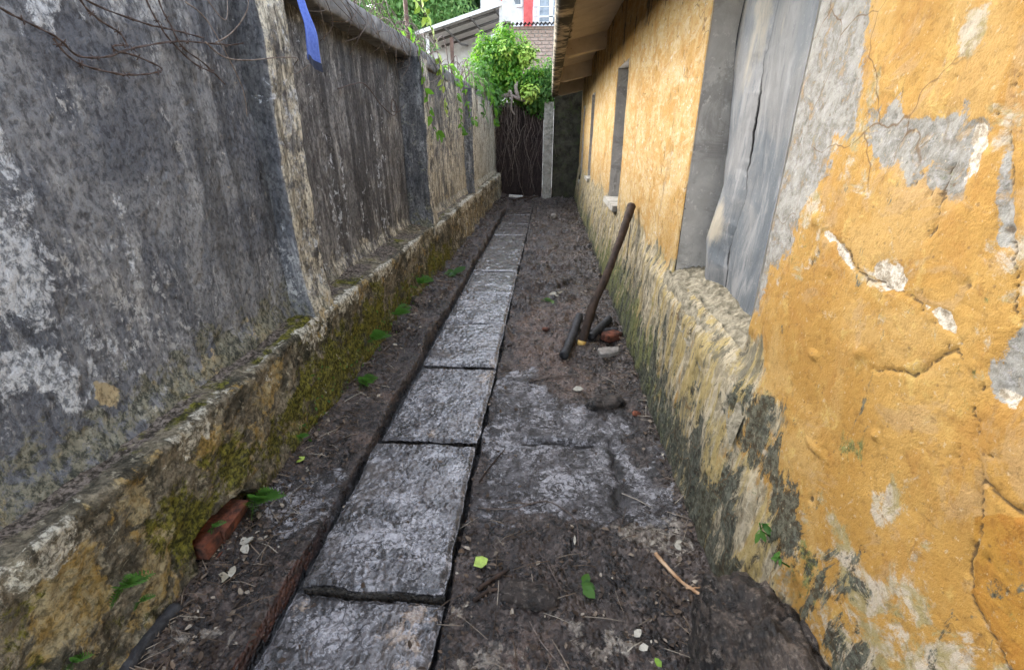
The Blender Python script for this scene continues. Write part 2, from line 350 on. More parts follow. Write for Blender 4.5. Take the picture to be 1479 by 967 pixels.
def mat_sheet():
    m = Mt('weathered_sheet')
    big = m.noise(2.6, 5, .6, .5); stk = m.noise(13, 6, .66, .6, sc=(1, 1, .2)); fine = m.noise(70, 5, .65); stk2 = m.noise(48, 5, .64, .3, sc=(1, 1, .16))
    c = m.mix(m.mr(big, .38, .62), (0.082, 0.092, 0.100), (0.142, 0.141, 0.136))
    c = m.mix(m.mr(stk, .5, .64, 0, .7), c, (0.206, 0.204, 0.199)); c = m.mix(m.mr(stk2, .55, .66, 0, .55), c, (0.051, 0.058, 0.068))
    c = m.mix(m.mr(fine, .58, .66, 0, .4), c, (0.218, 0.213, 0.199))
    c = m.mix(m.crisp('pale', m.fray(6, .3, (1, 1, .4)), 2.0, .3, .75), c, m.mix(stk2, (0.277, 0.242, 0.178), (0.218, 0.197, 0.157)))
    c = m.mix(m.crisp('edge', fine, .6, .4, .7), c, (0.021, 0.020, 0.021))
    return m.out(c, m.mr(stk, .3, .7, .45, .75), [(stk, .004), (fine, .001)], .35)
def wetcrust(m):
    """grey wet crust: broken pale film with painted sky sheen over near-black, with cracks"""
    w = m.warp(8, .05)
    lo = m.noise(4.5, 5, .6, .8); a = m.noise(11, 7, .74, 1.0); b = m.noise(27, 8, .76, .9); f = m.noise(75, 6, .76, .4)
    c = m.mix(m.mr(a, .40, .60), (.060, .056, .057), (.165, .157, .162))
    c = m.mix(m.mr(m.ma('ADD', m.ma('MULTIPLY', b, .6), m.ma('MULTIPLY', lo, .4)), .505, .53, 0, .92), c, (.40, .39, .405))  # pale patches: light concrete plus sky reflection painted into the colour
    c = m.mix(m.mr(m.ma('ADD', m.ma('MULTIPLY', f, .6), m.ma('MULTIPLY', lo, .4)), .535, .57, 0, .8), c, (.52, .51, .52))
    c = m.mix(m.mr(m.ma('ADD', m.ma('MULTIPLY', m.noise(21, 8, .80, 1.4), .7), m.ma('MULTIPLY', m.noise(5.5, 4, .6, .5), .3)), .503, .53, 0, .97), c, (.020, .018, .018))
    v = m.vor(9, 'DISTANCE_TO_EDGE', vec=w)
    c = m.mix(m.ma('MULTIPLY', m.mr(v, .035, .0), m.mr(b, .47, .52)), c, (.022, .019, .018))
    r = m.ma('ADD', m.mr(m.noise(7, 6, .7, .8), .40, .60, .05, .30), m.mr(f, .4, .62, 0, .12))
    return c, r, a, b, f, v
def mat_mud():
    m = Mt('wet_mud')
    big = m.noise(2.4, 6, .64, .5); mid = m.noise(11, 7, .74, .8); fine = m.noise(48, 6, .76, .5); vf = m.noise(220, 3, .6)
    c = m.mix(m.mr(mid, .42, .60), (.008, .006, .005), (.044, .031, .025))
    c = m.mix(m.mr(big, .5, .60, 0, .65), c, (.085, .061, .049))
    c = m.mix(m.mr(m.noise(24, 7, .76, .6), .54, .61, 0, .75), c, (.135, .102, .084))
    c = m.mix(m.mr(fine, .56, .63, 0, .8), c, (.20, .157, .13))
    c = m.mix(m.ma('MULTIPLY', m.crisp('tan', m.fray(7, .5), 3.0, .40, .70), .85), c, m.mix(m.mr(fine, .4, .6), (.115, .072, .052), (.25, .175, .135)))
    c = m.mix(m.crisp('ash', m.fray(12, .6), 3.4, .46, .64), c, m.mix(m.mr(fine, .4, .62), (.17, .14, .11), (.42, .37, .30)))
    vv = m.n('ShaderNodeTexVoronoi'); m.L(m.warp(40, .006), vv.inputs['Vector']); vv.inputs['Scale'].default_value = 62
    sp = m.n('ShaderNodeSeparateColor'); m.t.links.new(vv.outputs['Color'], sp.inputs[0]); cr = sp.outputs[0]; gr_ = vv.outputs['Distance']
    clod = m.mr(m.noise(6, 5, .66, .5), .42, .56)
    c = m.mix(m.ma('MULTIPLY', m.mr(cr, .55, .95, 0, .75), clod), c, (.15, .115, .095)); c = m.mix(m.ma('MULTIPLY', m.mr(cr, .35, .05, 0, .8), clod), c, (.010, .008, .007))
    w = m.crisp('wet', m.fray(7, .5), 3.0, .40, .66)
    wc, wr, a, b, f, v = wetcrust(m)
    c = m.mix(m.ma('MULTIPLY', w, .95), c, wc)
    c = m.mix(m.ma('MULTIPLY', m.crisp('red', m.fray(14), 3.0, .50, .72), .85), c, m.mix(m.mr(m.noise(30, 5, .66, .5, sc=(.3, .3, 1)), .40, .62), (.035, .016, .011), (.125, .05, .03)))
    c = m.mix(m.crisp('gap', fine, .4, .35, .7), c, (.010, .008, .007))
    q = m.n('ShaderNodeMix', data_type='FLOAT'); m.L(w, q.inputs[0]); m.L(m.mr(mid, .4, .6, .14, .58), q.inputs[2]); m.L(wr, q.inputs[3])
    return m.out(c, q.outputs[0], [(mid, .020), (fine, .010), (m.ma('MULTIPLY', gr_, m.ma('SUBTRACT', w, 1)), .010), (vf, .002)], .7)
def mat_slab():
    m = Mt('wet_concrete_slab')
    c, r, a, b, f, v = wetcrust(m)
    big = m.noise(3.6, 6, .64, .5); vf = m.noise(240, 3, .6)
    c = m.mix(m.mr(big, .50, .62, 0, .6), c, (.125, .105, .092))
    c = m.mix(m.crisp('mud', m.fray(7, .5), 2.8, .40, .68), c, m.mix(m.mr(b, .44, .58), (.04, .03, .026), (.135, .11, .098)))
    c = m.mix(m.crisp('tan', m.fray(16, .5), 3.0, .46, .62), c, m.mix(m.mr(f, .4, .62), (.24, .17, .12), (.46, .375, .29)))
    c = m.mix(m.crisp('side', f, .4, .4, .6), c, m.mix(m.mr(f, .4, .6), (.02, .017, .014), (.105, .092, .075)))
    return m.out(c, r, [(a, .012), (b, .010), (f, .005), (vf, .0012)], .8, coat=.6)
def mat_leaf(name, a, b, c3, tr):
    m = Mt(name); t = m.at('tint')
    c = m.mix(m.mr(t, 0, .6), a, b); c = m.mix(m.mr(t, .72, 1), c, c3)
    return m.out(c, .55, [], .35, trans=m.mix(.6, c, tr))
def mat_simple(name, a, b, scale=30, rough=.7, bump=.002, sc=(1, 1, 1), spec=.3, metal=0):
    m = Mt(name); n = m.noise(scale, 6, .68, .3, sc=sc); n2 = m.noise(scale*4, 4, .65)
    c = m.mix(m.mr(n, .32, .68), a, b); c = m.mix(m.mr(n2, .55, .75, 0, .4), c, tuple(x*.5 for x in a))
    return m.out(c, rough, [(n, bump), (n2, bump*.4)], spec, metal=metal)
def mat_tinted(name, cols, rough=.8):
    m = Mt(name); t = m.at('tint'); c = cols[0]
    for i, k in enumerate(cols[1:]): c = m.mix(m.mr(t, i/(len(cols)-1), (i+1)/(len(cols)-1)), c, k)
    c = m.mix(m.mr(m.noise(90, 4), .35, .7, 0, .4), c, (.03, .022, .015))
    return m.out(c, rough, [], .3)
def mat_rock():
    m = Mt('muddy_rock'); a = m.noise(6, 7, .7, .6); b = m.noise(17, 8, .76, .7); f = m.noise(60, 6, .76, .3)
    c = m.mix(m.mr(a, .42, .58), (.011, .009, .008), (.055, .040, .031)); c = m.mix(m.mr(b, .52, .60, 0, .8), c, (.17, .13, .10))
    c = m.mix(m.mr(f, .54, .62, 0, .7), c, (.26, .22, .18)); c = m.mix(m.mr(m.noise(13, 7, .76, 1.0), .52, .58, 0, .9), c, (.012, .010, .009))
    return m.out(c, m.mr(a, .4, .6, .2, .7), [(b, .03), (f, .015)], .6)
M = dict(
    left=mat_left_plaster(), plinth=mat_plinth(), yellow=mat_yellow(), soffit=mat_soffit(), sheet=mat_sheet(), mud=mat_mud(), slab=mat_slab(),
    jamb=mat_grey_plaster('grey_reveal', (.40, .365, .32), (.54, .50, .44)), post=mat_grey_plaster('old_concrete', (.30, .28, .24), (.42, .40, .35), .6),
    endwall=mat_grey_plaster('dark_damp_wall', (.026, .025, .019), (.075, .07, .05), .8), rootwall=mat_grey_plaster('black_damp_wall', (.022, .016, .015), (.05, .036, .032)),
    coping=mat_grey_plaster('weathered_coping', (.085, .084, .082), (.25, .245, .235)),
    rubble=mat_simple('crumbled_mortar', (.12, .105, .07), (.34, .30, .215), 22, .95, .02), 
    brick=mat_simple('red_brick', (.035, .02, .015), (.23, .075, .04), 17, .9, .012), oldbrick=mat_simple('pale_old_brick', (.26, .17, .13), (.42, .33, .28), 20, .9, .004),
    bark=mat_simple('dark_bark', (.018, .012, .009), (.065, .040, .027), 22, .75, .005, sc=(1, 1, .3)), char=mat_simple('charred_wood', (.012, .012, .013), (.05, .05, .052), 30, .6, .005),
    cutwood=mat_simple('cut_wood', (.55, .30, .06), (.70, .48, .16), 60, .7, .001), palewood=mat_simple('splintered_wood', (.36, .20, .10), (.58, .40, .25), 40, .75, .003, sc=(.4, .4, 1)),
    vine=mat_simple('dry_vine', (.06, .045, .038), (.17, .135, .115), 60, .85, .001), root=mat_simple('pale_root', (.12, .09, .075), (.30, .25, .21), 40, .85, .001), darkroot=mat_simple('dark_root', (.05, .034, .03), (.14, .10, .09), 40, .85, .001),
    wire=mat_simple('rusty_wire', (.05, .035, .03), (.13, .095, .08), 90, .7, .001), rust=mat_simple('rusty_iron', (.07, .04, .03), (.16, .10, .075), 30, .75, .002),
    cloth=mat_simple('blue_cloth', (.09, .16, .56), (.15, .24, .70), 60, .8, .001), hem=mat_simple('dark_hem', (.012, .018, .04), (.03, .04, .07), 60, .8, .001),
    rock=mat_rock(), stone=mat_simple('grey_stone', (.18, .16, .14), (.34, .31, .27), 24, .85, .006),
    tin=mat_simple('grey_roof_sheet', (.52, .51, .49), (.68, .67, .65), 6, .6, .001), tarp=mat_simple('pale_screen_sheet', (.44, .42, .39), (.60, .58, .55), 5, .8, .003), dkmetal=mat_simple('dark_steel', (.07, .065, .06), (.16, .15, .14), 20, .6, .001),
    asb=mat_simple('mossy_corrugated_sheet', (.06, .055, .05), (.16, .15, .13), 14, .85, .002), mortar=mat_simple('mortar', (.32, .29, .25), (.45, .42, .38), 20, .9, .003),
    housewhite=mat_simple('white_render', (.70, .71, .72), (.80, .80, .80), 4, .8, .001), red=mat_simple('red_paint', (.50, .07, .07), (.60, .13, .12), 4, .6, .001), dkglass=mat_simple('window_glass', (.10, .13, .16), (.25, .29, .33), 2, .12, .0003, spec=.6),
    roof=mat_simple('roof_concrete', (.16, .15, .13), (.30, .28, .25), 9, .9, .004), trunk=mat_simple('tree_bark', (.06, .05, .04), (.15, .12, .09), 12, .9, .01),
    leaf=mat_leaf('bright_leaf', (.028, .10, .012), (.11, .27, .025), (.30, .42, .06), (.22, .5, .03)), treeleaf=mat_leaf('tree_leaf', (.11, .24, .075), (.18, .33, .11), (.32, .44, .17), (.34, .6, .16)), fernleaf=mat_leaf('fern_leaf', (.035, .10, .018), (.08, .19, .03), (.16, .27, .06), (.12, .3, .04)),
    darkleaf=mat_leaf('dark_tree_leaf', (.03, .085, .035), (.05, .125, .05), (.09, .17, .07), (.09, .22, .06)),
    litter=mat_tinted('leaf_litter', [(.05, .035, .025), (.13, .09, .06), (.24, .19, .14), (.46, .41, .33)]), paleleaf=mat_tinted('pale_fallen_leaf', [(.28, .25, .18), (.50, .47, .39)]), limeleaf=mat_tinted('yellow_green_leaf', [(.22, .38, .04), (.42, .56, .10)], .5),
    ground=mat_simple('bare_earth', (.06, .045, .035), (.11, .085, .065), 3, .9, .01), paint=mat_simple('flaking_white_paint', (.42, .41, .38), (.68, .67, .64), 30, .6, .002),
)
# ================================================================ SETTING: ground
def soil_h(x, y, detail=True):
    x = np.asarray(x, float); y = np.asarray(y, float)
    h = (fbm(x*2.6, y*2.6, o=3, seed=3)-.5)*.045+(fbm(x*11, y*11, o=4, seed=5)-.5)*.042
    if detail: h = h+(np.abs(fbm(x*38, y*38, o=4, seed=9)-.5))*.030-.004
    h = h+ss(2.9, 3.6, y)*(ss(.50, .72, fbm(x*5.5, y*4.5, o=4, seed=14))*.055+(fbm(x*16, y*13, o=3, seed=15)-.5)*.035)
    wet = WETM(x, y)
    h = h*(1-.62*wet)-.012*wet
    # steps and ridges in the wet crust on the right
    g1 = np.exp(-((y-2.15-.012*np.sin(x*23)-.02*(fbm(x*18, y*4, o=3, seed=21)-.5))/.022)**2)*ss(-.14, -.08, x)*ss(.36, .26, x); h = h-.035*g1+.010*ss(2.15, 2.2, y)*wet
    g2 = np.exp(-((x-.385-.05*(y-1.85)-.012*np.sin(y*31))/.03)**2)*ss(1.6, 1.68, y)*ss(2.3, 2.15, y); h = h-.028*g2
    h = h+.02*np.exp(-(((x-.42)/.16)**2+((y-2.46)/.07)**2))
    # left strip: rises to the wall
    h = h+.022*ss(-.9, -.96, x)+.05*ss(-1.05, -1.27, x)
    # right strip rises a little to the wall
    h = h+.03*ss(.5, .68, x)
    # trench of the slab path
    eL = -.925-.02*(fbm(y*5, y*0+3, o=3, seed=8)-.5)*2-.018*ss(1.4, .9, y); eR = -.326+.016*(fbm(y*6, y*0+7, o=3, seed=12)-.5)*2
    tr = ss(eL-.008, eL+.006, x)*ss(eR+.010, eR-.006, x)*ss(11.2, 10.8, y)
    return h*(1-tr)+(-.075+.02*(fbm(x*20, y*20, o=3, seed=2)-.5))*tr
WET = [(-0.33, 2.85), (-0.069, 3.0), (0.077, 2.549), (0.494, 2.46), (0.606, 1.929), (0.64, 1.6), (0.362, 1.55), (-0.24, 1.55), (-0.33, 2.02)]
WETL = [(-1.29, 1.69), (-0.96, 1.76), (-0.91, 1.44), (-1.059, 1.34)]
TAN1 = [(-0.268, 4.145), (0.449, 4.605), (0.25, 3.203), (0.429, 2.617), (-0.15, 2.5), (-0.25, 3.11)]
TAN2 = [(-0.04, 2.08), (0.186, 2.1), (0.172, 1.846), (-0.031, 1.831)]
DRY1 = [(0.30, 1.55), (0.60, 1.66), (0.64, 1.44), (0.43, 1.41)]
def WETM(x, y):
    f = lambda P: pmask(P, np.atleast_1d(x), np.atleast_1d(y), .12, .10, 6, 4)
    return np.maximum(f(WET), f(WETL)*.9).reshape(np.shape(x))
def H(x, y): return float(soil_h(np.array([x]), np.array([y]))[0])
ys = [.3]
while ys[-1] < 13.3: ys.append(ys[-1]+max(.0055, .0042*ys[-1]))
ys = np.array(ys); xs = np.linspace(-1.62, .86, 360)
X, Y = np.meshgrid(xs, ys, indexing='ij')
Z = soil_h(X.ravel(), Y.ravel()).reshape(X.shape)
f = X.ravel(); g = Y.ravel()
slope = np.abs(np.gradient(Z, xs, axis=0)).ravel()
ash = np.clip(pmask(DRY1, f, g, .04, .06, 14, 6)*.75+.56*ss(1.36, 1.0, g)*(f > -.3)*ss(.38, .58, fbm(f*7, g*7, o=4, seed=31))+.5*(f < -1.0)*ss(1.4, 1.0, g)*ss(.48, .62, fbm(f*9, g*9, o=4, seed=33)), 0, 1)
tan = np.maximum(np.maximum(pmask(TAN1, f, g, .08, .1, 6, 5)*.62, pmask(TAN2, f, g, .03, .05, 12, 7)*.7), .38*ss(.5, .65, fbm(f*4, g*4, o=3, seed=61)))
red = ((f < -.89) & (f > -1.0) & (slope > 1.0)).astype(np.float32)*ss(1.9, 1.2, g)
gap = (Z.ravel() < -.048)*1.0+.85*np.exp(-((g-2.15-.012*np.sin(f*23))/.018)**2)*ss(-.13, -.09, f)*ss(.33, .27, f)+.75*pmask([(.34, 2.12), (.42, 2.1), (.45, 1.85), (.36, 1.62), (.31, 1.66), (.36, 1.85)], f, g, .03, .05, 16, 8)+.6*pmask([(.2, 2.52), (.55, 2.5), (.5, 2.36), (.3, 2.4)], f, g, .04, .05, 14, 9)
soil = mk('soil', np.stack([f, g, Z.ravel()], -1), gridF(len(xs), len(ys)), M['mud'], None, dict(wet=np.maximum(WETM(f, g), .42*ss(6, 11, g)*0), ash=ash, tan=tan, red=red, gap=gap))
tag(soil, None, None, kind='structure')
gr = mk('ground', [(-300, -300, -.3), (300, -300, -.3), (300, 300, -.3), (-300, 300, -.3)], [[(0, 1, 2, 3)]], M['ground']); tag(gr, None, None, kind='structure')

# ---------------------------------------------------------------- slab path
V = []; bed = MB(); bed.box((-.90, .3, -.16), (-.345, 11, -.09)); path = bed.build('path', M['mud'], None, False); tag(path, None, None, kind='structure')
def slab(i, y0, y1, zt, rot, tilt, xl=-.872, xr=-.338, mud=0, tanp=()):
    st = .0055 if y0 < 2.9 else (.008 if y0 < 4.5 else .014)
    nx, ny = int((xr-xl)/st)+1, int((y1-y0)/st)+1
    u = np.linspace(0, 1, nx); v = np.linspace(0, 1, ny); U, Vv = np.meshgrid(u, v, indexing='ij')
    ed = (fbm(Vv*(y1-y0)*9, U*0+i, o=4, seed=40)-.5)*.026; ed2 = (fbm(Vv*(y1-y0)*9, U*0+i+9, o=4, seed=41)-.5)*.020
    ey = (fbm(U*5, Vv*0+i+3, o=4, seed=42)-.5)*.030; ey2 = (fbm(U*5, Vv*0+i+5, o=4, seed=43)-.5)*.030
    x = xl+(xr-xl)*U+ed*(1-U)+ed2*U; y = y0+(y1-y0)*Vv+ey*(1-Vv)+ey2*Vv
    d = np.minimum(np.minimum(U, 1-U)*(xr-xl), np.minimum(Vv, 1-Vv)*(y1-y0))
    z = zt-.014*(1-ss(0, .022, d+.006*(fbm(x*30, y*30, o=3, seed=44)-.5)))
    n1 = fbm(x*7, y*7, o=4, seed=45+i)-.5; n2 = np.abs(fbm(x*34, y*34, o=4, seed=46+i)-.5); n3 = fbm(x*90, y*90, o=2, seed=47)-.5
    z = z+n1*.014-n2*.020+n3*.004+tilt[0]*(U-.5)+tilt[1]*(Vv-.5)
    pit = ss(.70, .78, fbm(x*26, y*26, o=3, seed=48+i)); z = z-.008*pit
    c = np.stack([x, y, z], -1)
    # skirt
    ring = np.concatenate([np.arange(ny)*1, (np.arange(1, nx))*ny+ny-1, (nx-1)*ny+np.arange(ny-2, -1, -1), np.arange(nx-2, 0, -1)*ny])
    Vt = c.reshape(-1, 3); R = Vt[ring]; low1 = R.copy(); low1[:, 2] -= .022; low2 = R.copy(); low2[:, 2] = -.085
    cx, cy = (xl+xr)/2, (y0+y1)/2
    low2[:, 0] += (cx-low2[:, 0])*.02
    n0 = len(Vt); m = len(ring); k = np.arange(m); kn = (k+1) % m
    F = np.concatenate([gridF(nx, ny), np.stack([ring[k], ring[kn], n0+kn, n0+k], -1)[:, ::-1], np.stack([n0+k, n0+kn, n0+m+kn, n0+m+k], -1)[:, ::-1]])
    P = np.concatenate([Vt, low1, low2])
    a = math.radians(rot); P = P-np.array([cx, cy, 0]); P = np.stack([P[:, 0]*math.cos(a)-P[:, 1]*math.sin(a), P[:, 0]*math.sin(a)+P[:, 1]*math.cos(a), P[:, 2]], -1)+np.array([cx, cy, 0])
    side = np.concatenate([np.zeros(n0), np.ones(2*m)])
    md = np.full(len(P), mud, np.float32); tn = np.zeros(len(P), np.float32)
    for (px, py, r, s) in tanp: tn = np.maximum(tn, s*np.exp(-(((P[:, 0]-px)/r)**2+((P[:, 1]-py)/(r*1.6))**2)))
    return mk('paving_slab', P, F, M['slab'], path, dict(side=side, mud=md, tan=tn))
slab(0, .32, 1.150, -.012, -.6, (0, .012), -.895, -.335, .22, [(-.42, 1.05, .11, .62), (-.84, 1.1, .05, .6), (-.55, .75, .1, .5)])
slab(1, 1.168, 2.040, .026, .8, (-.006, .004), mud=.12)
slab(2, 2.086, 2.965, .008, -.3, (.010, -.012), -.868, mud=.15, tanp=[(-.40, 2.85, .07, .62), (-.6, 2.15, .05, .55)])
slab(3, 2.995, 3.800, .012, .3, (0, .004), mud=.15, tanp=[(-.37, 3.1, .06, .55)])
slab(4, 3.806, 4.650, .016, -.2, (.004, 0), mud=.22)
slab(5, 4.668, 5.500, .010, .4, (-.004, 0), mud=.26)
slab(6, 5.530, 6.60, .018, -.5, (.0, .006), -.880, mud=.74)
slab(7, 6.62, 7.70, .010, .2, (.012, .02), mud=.78)
slab(8, 7.72, 8.75, .014, -.2, (0, 0), mud=.70)
slab(9, 8.78, 9.80, .006, .4, (0, 0), mud=.82)
slab(10, 9.82, 10.80, .010, 0, (0, 0), mud=.9)

# ================================================================ LEFT WALL
bw = empty('boundary_wall', (-1.4, 6, 0), 'blackened plastered boundary wall with pilasters and a mossy plinth', 'wall')
LW = dict(
 A=[(1.179, 1.646), (1.224, 1.603), (1.218, 1.47), (1.194, 1.31), (1.189, 1.174), (1.123, 1.084), (0.9, 1.164), (.8, 1.7)],
 B=[(0.933, 1.037), (1.083, 0.985), (1.139, 0.889), (1.104, 0.802), (1.016, 0.912), (0.8, 0.88), (.8, 1.05)],
 C=[(1.38, 1.92), (1.52, 1.95), (1.452, 1.80), (1.42, 1.82)], D=[(1.474, 1.37), (1.50, 1.347), (1.472, 1.1), (1.437, 1.11)],
 O=[(1.184, 0.829), (1.258, 0.774), (1.226, 0.74), (1.172, 0.778)])
def zz(a, b, st): return np.linspace(a, b, int((b-a)/st)+1)
def wall_panel(name, y, z, xf, mode, lean=0.0, amp=1.0, extra=None):
    U, Vv = np.meshgrid(y, z, indexing='ij'); u = U.ravel(); v = Vv.ravel()
    n1 = fbm(u*1.7, v*1.7, o=3, seed=51)-.5; n2 = fbm(u*8, v*6, o=4, seed=52)-.5; n3 = fbm(u*40, v*26, o=4, seed=53)-.5
    pit = ss(.68, .76, fbm(u*20, v*14, o=3, seed=54))
    x = xf+amp*(n1*.030+n2*.012+n3*.006-.004*pit)+lean*(v-.6)
    x = x+.03*ss(.72, .60, v+.05*n2)*amp
    A = extra(u, v, n1, n2, n3)
    if 'white' in A: x = x+.004*A['white']
    return mk(name, np.stack([x, u, v], -1), gridF(len(y), len(z)), M['left'], bw, A)
def ex1(u, v, n1, n2, n3):
    w = np.maximum.reduce([pmask(LW['A'], u, v, .05, .07, 9, 61), pmask(LW['B'], u, v, .04, .06, 10, 62), .8*pmask(LW['C'], u, v, .02, .04, 12, 63), .7*pmask(LW['D'], u, v, .02, .03, 14, 64)])
    w = np.maximum(w, .44*ss(.58, .72, fbm(u*3.2, v*2.2, o=4, seed=65))*ss(1.3, .9, v))
    dk = np.maximum(np.exp(-(((u-1.983)/.018)**2+((v-1.437)/.03)**2)), .42*ss(.5, .7, fbm(u*2, v*.9, o=3, seed=66)))
    dk = np.maximum(dk, .55*ss(2.05, 2.35, u)*ss(.45, .6, fbm(u*2, v*3, o=3, seed=67))*ss(.8, 1.2, v))
    ms = .62*ss(.98, .66, v+.12*n1)
    oc = np.maximum(pmask(LW['O'], u, v, .02, .03, 14, 68), .46*ss(.85, .66, v)*ss(.5, .66, fbm(u*6, v*6, o=3, seed=69)))
    return dict(white=w, dark=dk, moss=ms, ochre=oc, streak=.12+0*u, lime=.30*ss(.8, .64, v))
def ex2(u, v, n1, n2, n3):
    return dict(streak=np.full(u.shape, .95), dark=.62*ss(1.75, 2.25, v+.3*n1)+.25*ss(.4, .7, fbm(u*3, v*.6, o=3, seed=71)), lime=.46*ss(1.0, .62, v+.3*n2), moss=.42*ss(.8, .62, v), ochre=.25*ss(.8, .6, v), white=.30*ss(.55, .7, fbm(u*6, v*1.2, o=4, seed=72)))
def ex3(u, v, n1, n2, n3):
    l = .52+.22*ss(1.5, .7, v)+.22*ss(7.6, 8.6, u)
    return dict(streak=np.full(u.shape, .8), dark=.52*ss(.45, .65, fbm(u*1.1, v*.5, o=3, seed=73))*ss(8.8, 7.8, u)+.5*ss(1.95, 2.25, v+.3*n2), lime=l, moss=.40*ss(.95, .62, v), ochre=.30*ss(1.3, .6, v))
y1 = np.concatenate([[-1.2, -.6, 0, .3], zz(.5, 2.40, .0068)])
wall_panel('wall_panel', y1, zz(.52, 2.26, .0068), -1.405, 1, extra=ex1)
wall_panel('wall_panel', zz(2.58, 5.16, .011), zz(.52, 2.26, .009), -1.505, 2, extra=ex2)
wall_panel('wall_panel', zz(5.38, 8.34, .02), zz(.52, 2.24, .012), -1.40, 3, extra=ex3)
wall_panel('wall_panel', zz(8.5, 12.9, .04), zz(.52, 2.20, .015), -1.36, 4, extra=ex3)
core = MB(); core.box((-1.75, -1.2, .1), (-1.56, 12.9, 2.2)); core.build('wall_core', M['coping'], bw, False)
def pilaster(y0, y1, xin, xout, z0, z1, st, look, flare=.03):
    # three faces: near side, front, far side, with softly worn arrises
    prof = []
    r = .018; n = max(6, int((xout-xin)/st))
    for t in np.linspace(0, 1, n): prof.append((xin+(xout-r-xin)*t, y0))
    for t in np.linspace(0, 1, 4)[1:-1]: prof.append((xout-r+r*math.sin(t*PI/2), y0+r-r*math.cos(t*PI/2)))
    for t in np.linspace(0, 1, max(6, int((y1-y0)/st))): prof.append((xout, y0+r+(y1-y0-2*r)*t))
    for t in np.linspace(0, 1, n): prof.append((xout-r+(xin-xout+r)*t, y1))
    prof = np.array(prof); z = zz(z0, z1, st*1.2)
    k = len(prof); Px = np.repeat(prof[:, 0:1], len(z), 1); Py = np.repeat(prof[:, 1:2], len(z), 1); Zz = np.repeat(z[None], k, 0)
    fl = flare*ss(z0+.35, z0, Zz)
    n2 = fbm(Px*9+Py*9, Zz*5, o=4, seed=81)-.5; n3 = fbm((Px+Py)*38, Zz*16, o=4, seed=82)-.5; n1 = fbm(Py*2, Zz*2.2, o=3, seed=84)-.5
    fx = (Px-xin)/(xout-xin)
    x = Px+(n2*.024+n3*.014+n1*.03+fl)*fx; y = Py+(n2*.012+n1*.035)*fx
    front = ((Px > xout-.03) & (Py > y0+.006)).astype(np.float32)
    f = front.ravel()
    A = look(f, Zz.ravel(), n2.ravel(), Py.ravel())
    return mk('pilaster', np.stack([x, y, Zz], -1).reshape(-1, 3), gridF(k, len(z)), M['left'], bw, A)
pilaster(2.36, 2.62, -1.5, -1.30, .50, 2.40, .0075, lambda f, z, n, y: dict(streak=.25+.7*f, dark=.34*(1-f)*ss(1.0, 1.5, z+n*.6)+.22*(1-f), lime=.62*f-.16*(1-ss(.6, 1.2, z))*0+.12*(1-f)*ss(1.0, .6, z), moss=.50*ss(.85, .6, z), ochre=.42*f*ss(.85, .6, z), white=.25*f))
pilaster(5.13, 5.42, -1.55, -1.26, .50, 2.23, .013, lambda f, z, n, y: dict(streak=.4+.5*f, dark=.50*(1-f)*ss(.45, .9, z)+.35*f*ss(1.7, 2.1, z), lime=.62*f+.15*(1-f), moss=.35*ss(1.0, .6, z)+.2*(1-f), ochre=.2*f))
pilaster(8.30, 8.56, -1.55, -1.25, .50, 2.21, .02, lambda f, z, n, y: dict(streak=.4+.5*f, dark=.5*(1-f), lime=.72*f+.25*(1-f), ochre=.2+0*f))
# plinth with a ledge
P_BR = [(1.17, .08), (1.19, 0.17), (1.30, 0.185), (1.48, 0.16), (1.57, 0.05), (1.58, -0.1), (1.17, -.1)]
py = np.concatenate([[-1.2, -.4, .1], zz(.35, 2.6, .0075), zz(2.615, 6, .014)[0:], zz(6.03, 12.9, .035)])
prof = [(-1.255+.0*t, -.12+.70*t) for t in np.linspace(0, 1, 88)]
prof += [(-1.268-.006*math.sin(a*0), .58+.02) for a in [0]][:0]
for t in np.linspace(0, 1, 7)[1:]: prof.append((-1.255-.025*(1-math.cos(t*PI/2)), .58+.025*math.sin(t*PI/2)))
for t in np.linspace(0, 1, 26)[1:]: prof.append((-1.28-.25*t, .605+.03*t))
prof = np.array(prof); k = len(prof)
PX = np.repeat(prof[:, 0:1], len(py), 1); PZ = np.repeat(prof[:, 1:2], len(py), 1); PY = np.repeat(py[None], k, 0)
led = ss(-1.27, -1.29, PX); top = ss(.42, .58, PZ)*(1-led)
n1 = fbm(PY*2.1, PZ*2.1+PX, o=3, seed=91)-.5; n2 = fbm(PY*9, PZ*9+PX*7, o=4, seed=92)-.5; n3 = fbm(PY*36, PZ*36+PX*30, o=4, seed=93)-.5
far = ss(5.1, 5.3, PY)
dx = n1*.05+n2*.030+n3*.016+.035*far+.02*ss(.25, -.05, PZ); dz = n2*.03+n3*.014
hole = pmask(P_BR, PY.ravel(), PZ.ravel(), .008, .014, 20, 95).reshape(PY.shape)*(1-led)
PXf = PX+dx*(1-led)-.085*hole; PZf = PZ+led*dz+(1-led)*ss(.5, .6, PZ)*(n2*.04)
PZf = PZf-led*.02*ss(.5, .7, fbm(PY*3, PX*5, o=3, seed=96))
u = PY.ravel(); v = PZ.ravel()
POC = [[(1.0, 0.64), (1.12, 0.55), (1.09, 0.40), (0.99, 0.47)], [(1.0, 0.37), (1.15, 0.32), (1.12, 0.12), (0.98, 0.16)], [(1.32, .52), (1.5, .56), (1.46, .42), (1.35, .40)], [(.7, .5), (.88, .52), (.9, .3), (.7, .3)], [(1.7, .53), (1.95, .55), (1.9, .42), (1.75, .42)]]
och = np.maximum.reduce([pmask(p, u, v, .05, .07, 9, 100+i) for i, p in enumerate(POC)]+[.52*ss(.48, .66, fbm(u*2.6, v*4, o=4, seed=105))*ss(2.4, 1.2, u), .36*ss(5, 7, u), .40*ss(.5, .62, fbm(u*3, v*5, o=4, seed=106))])
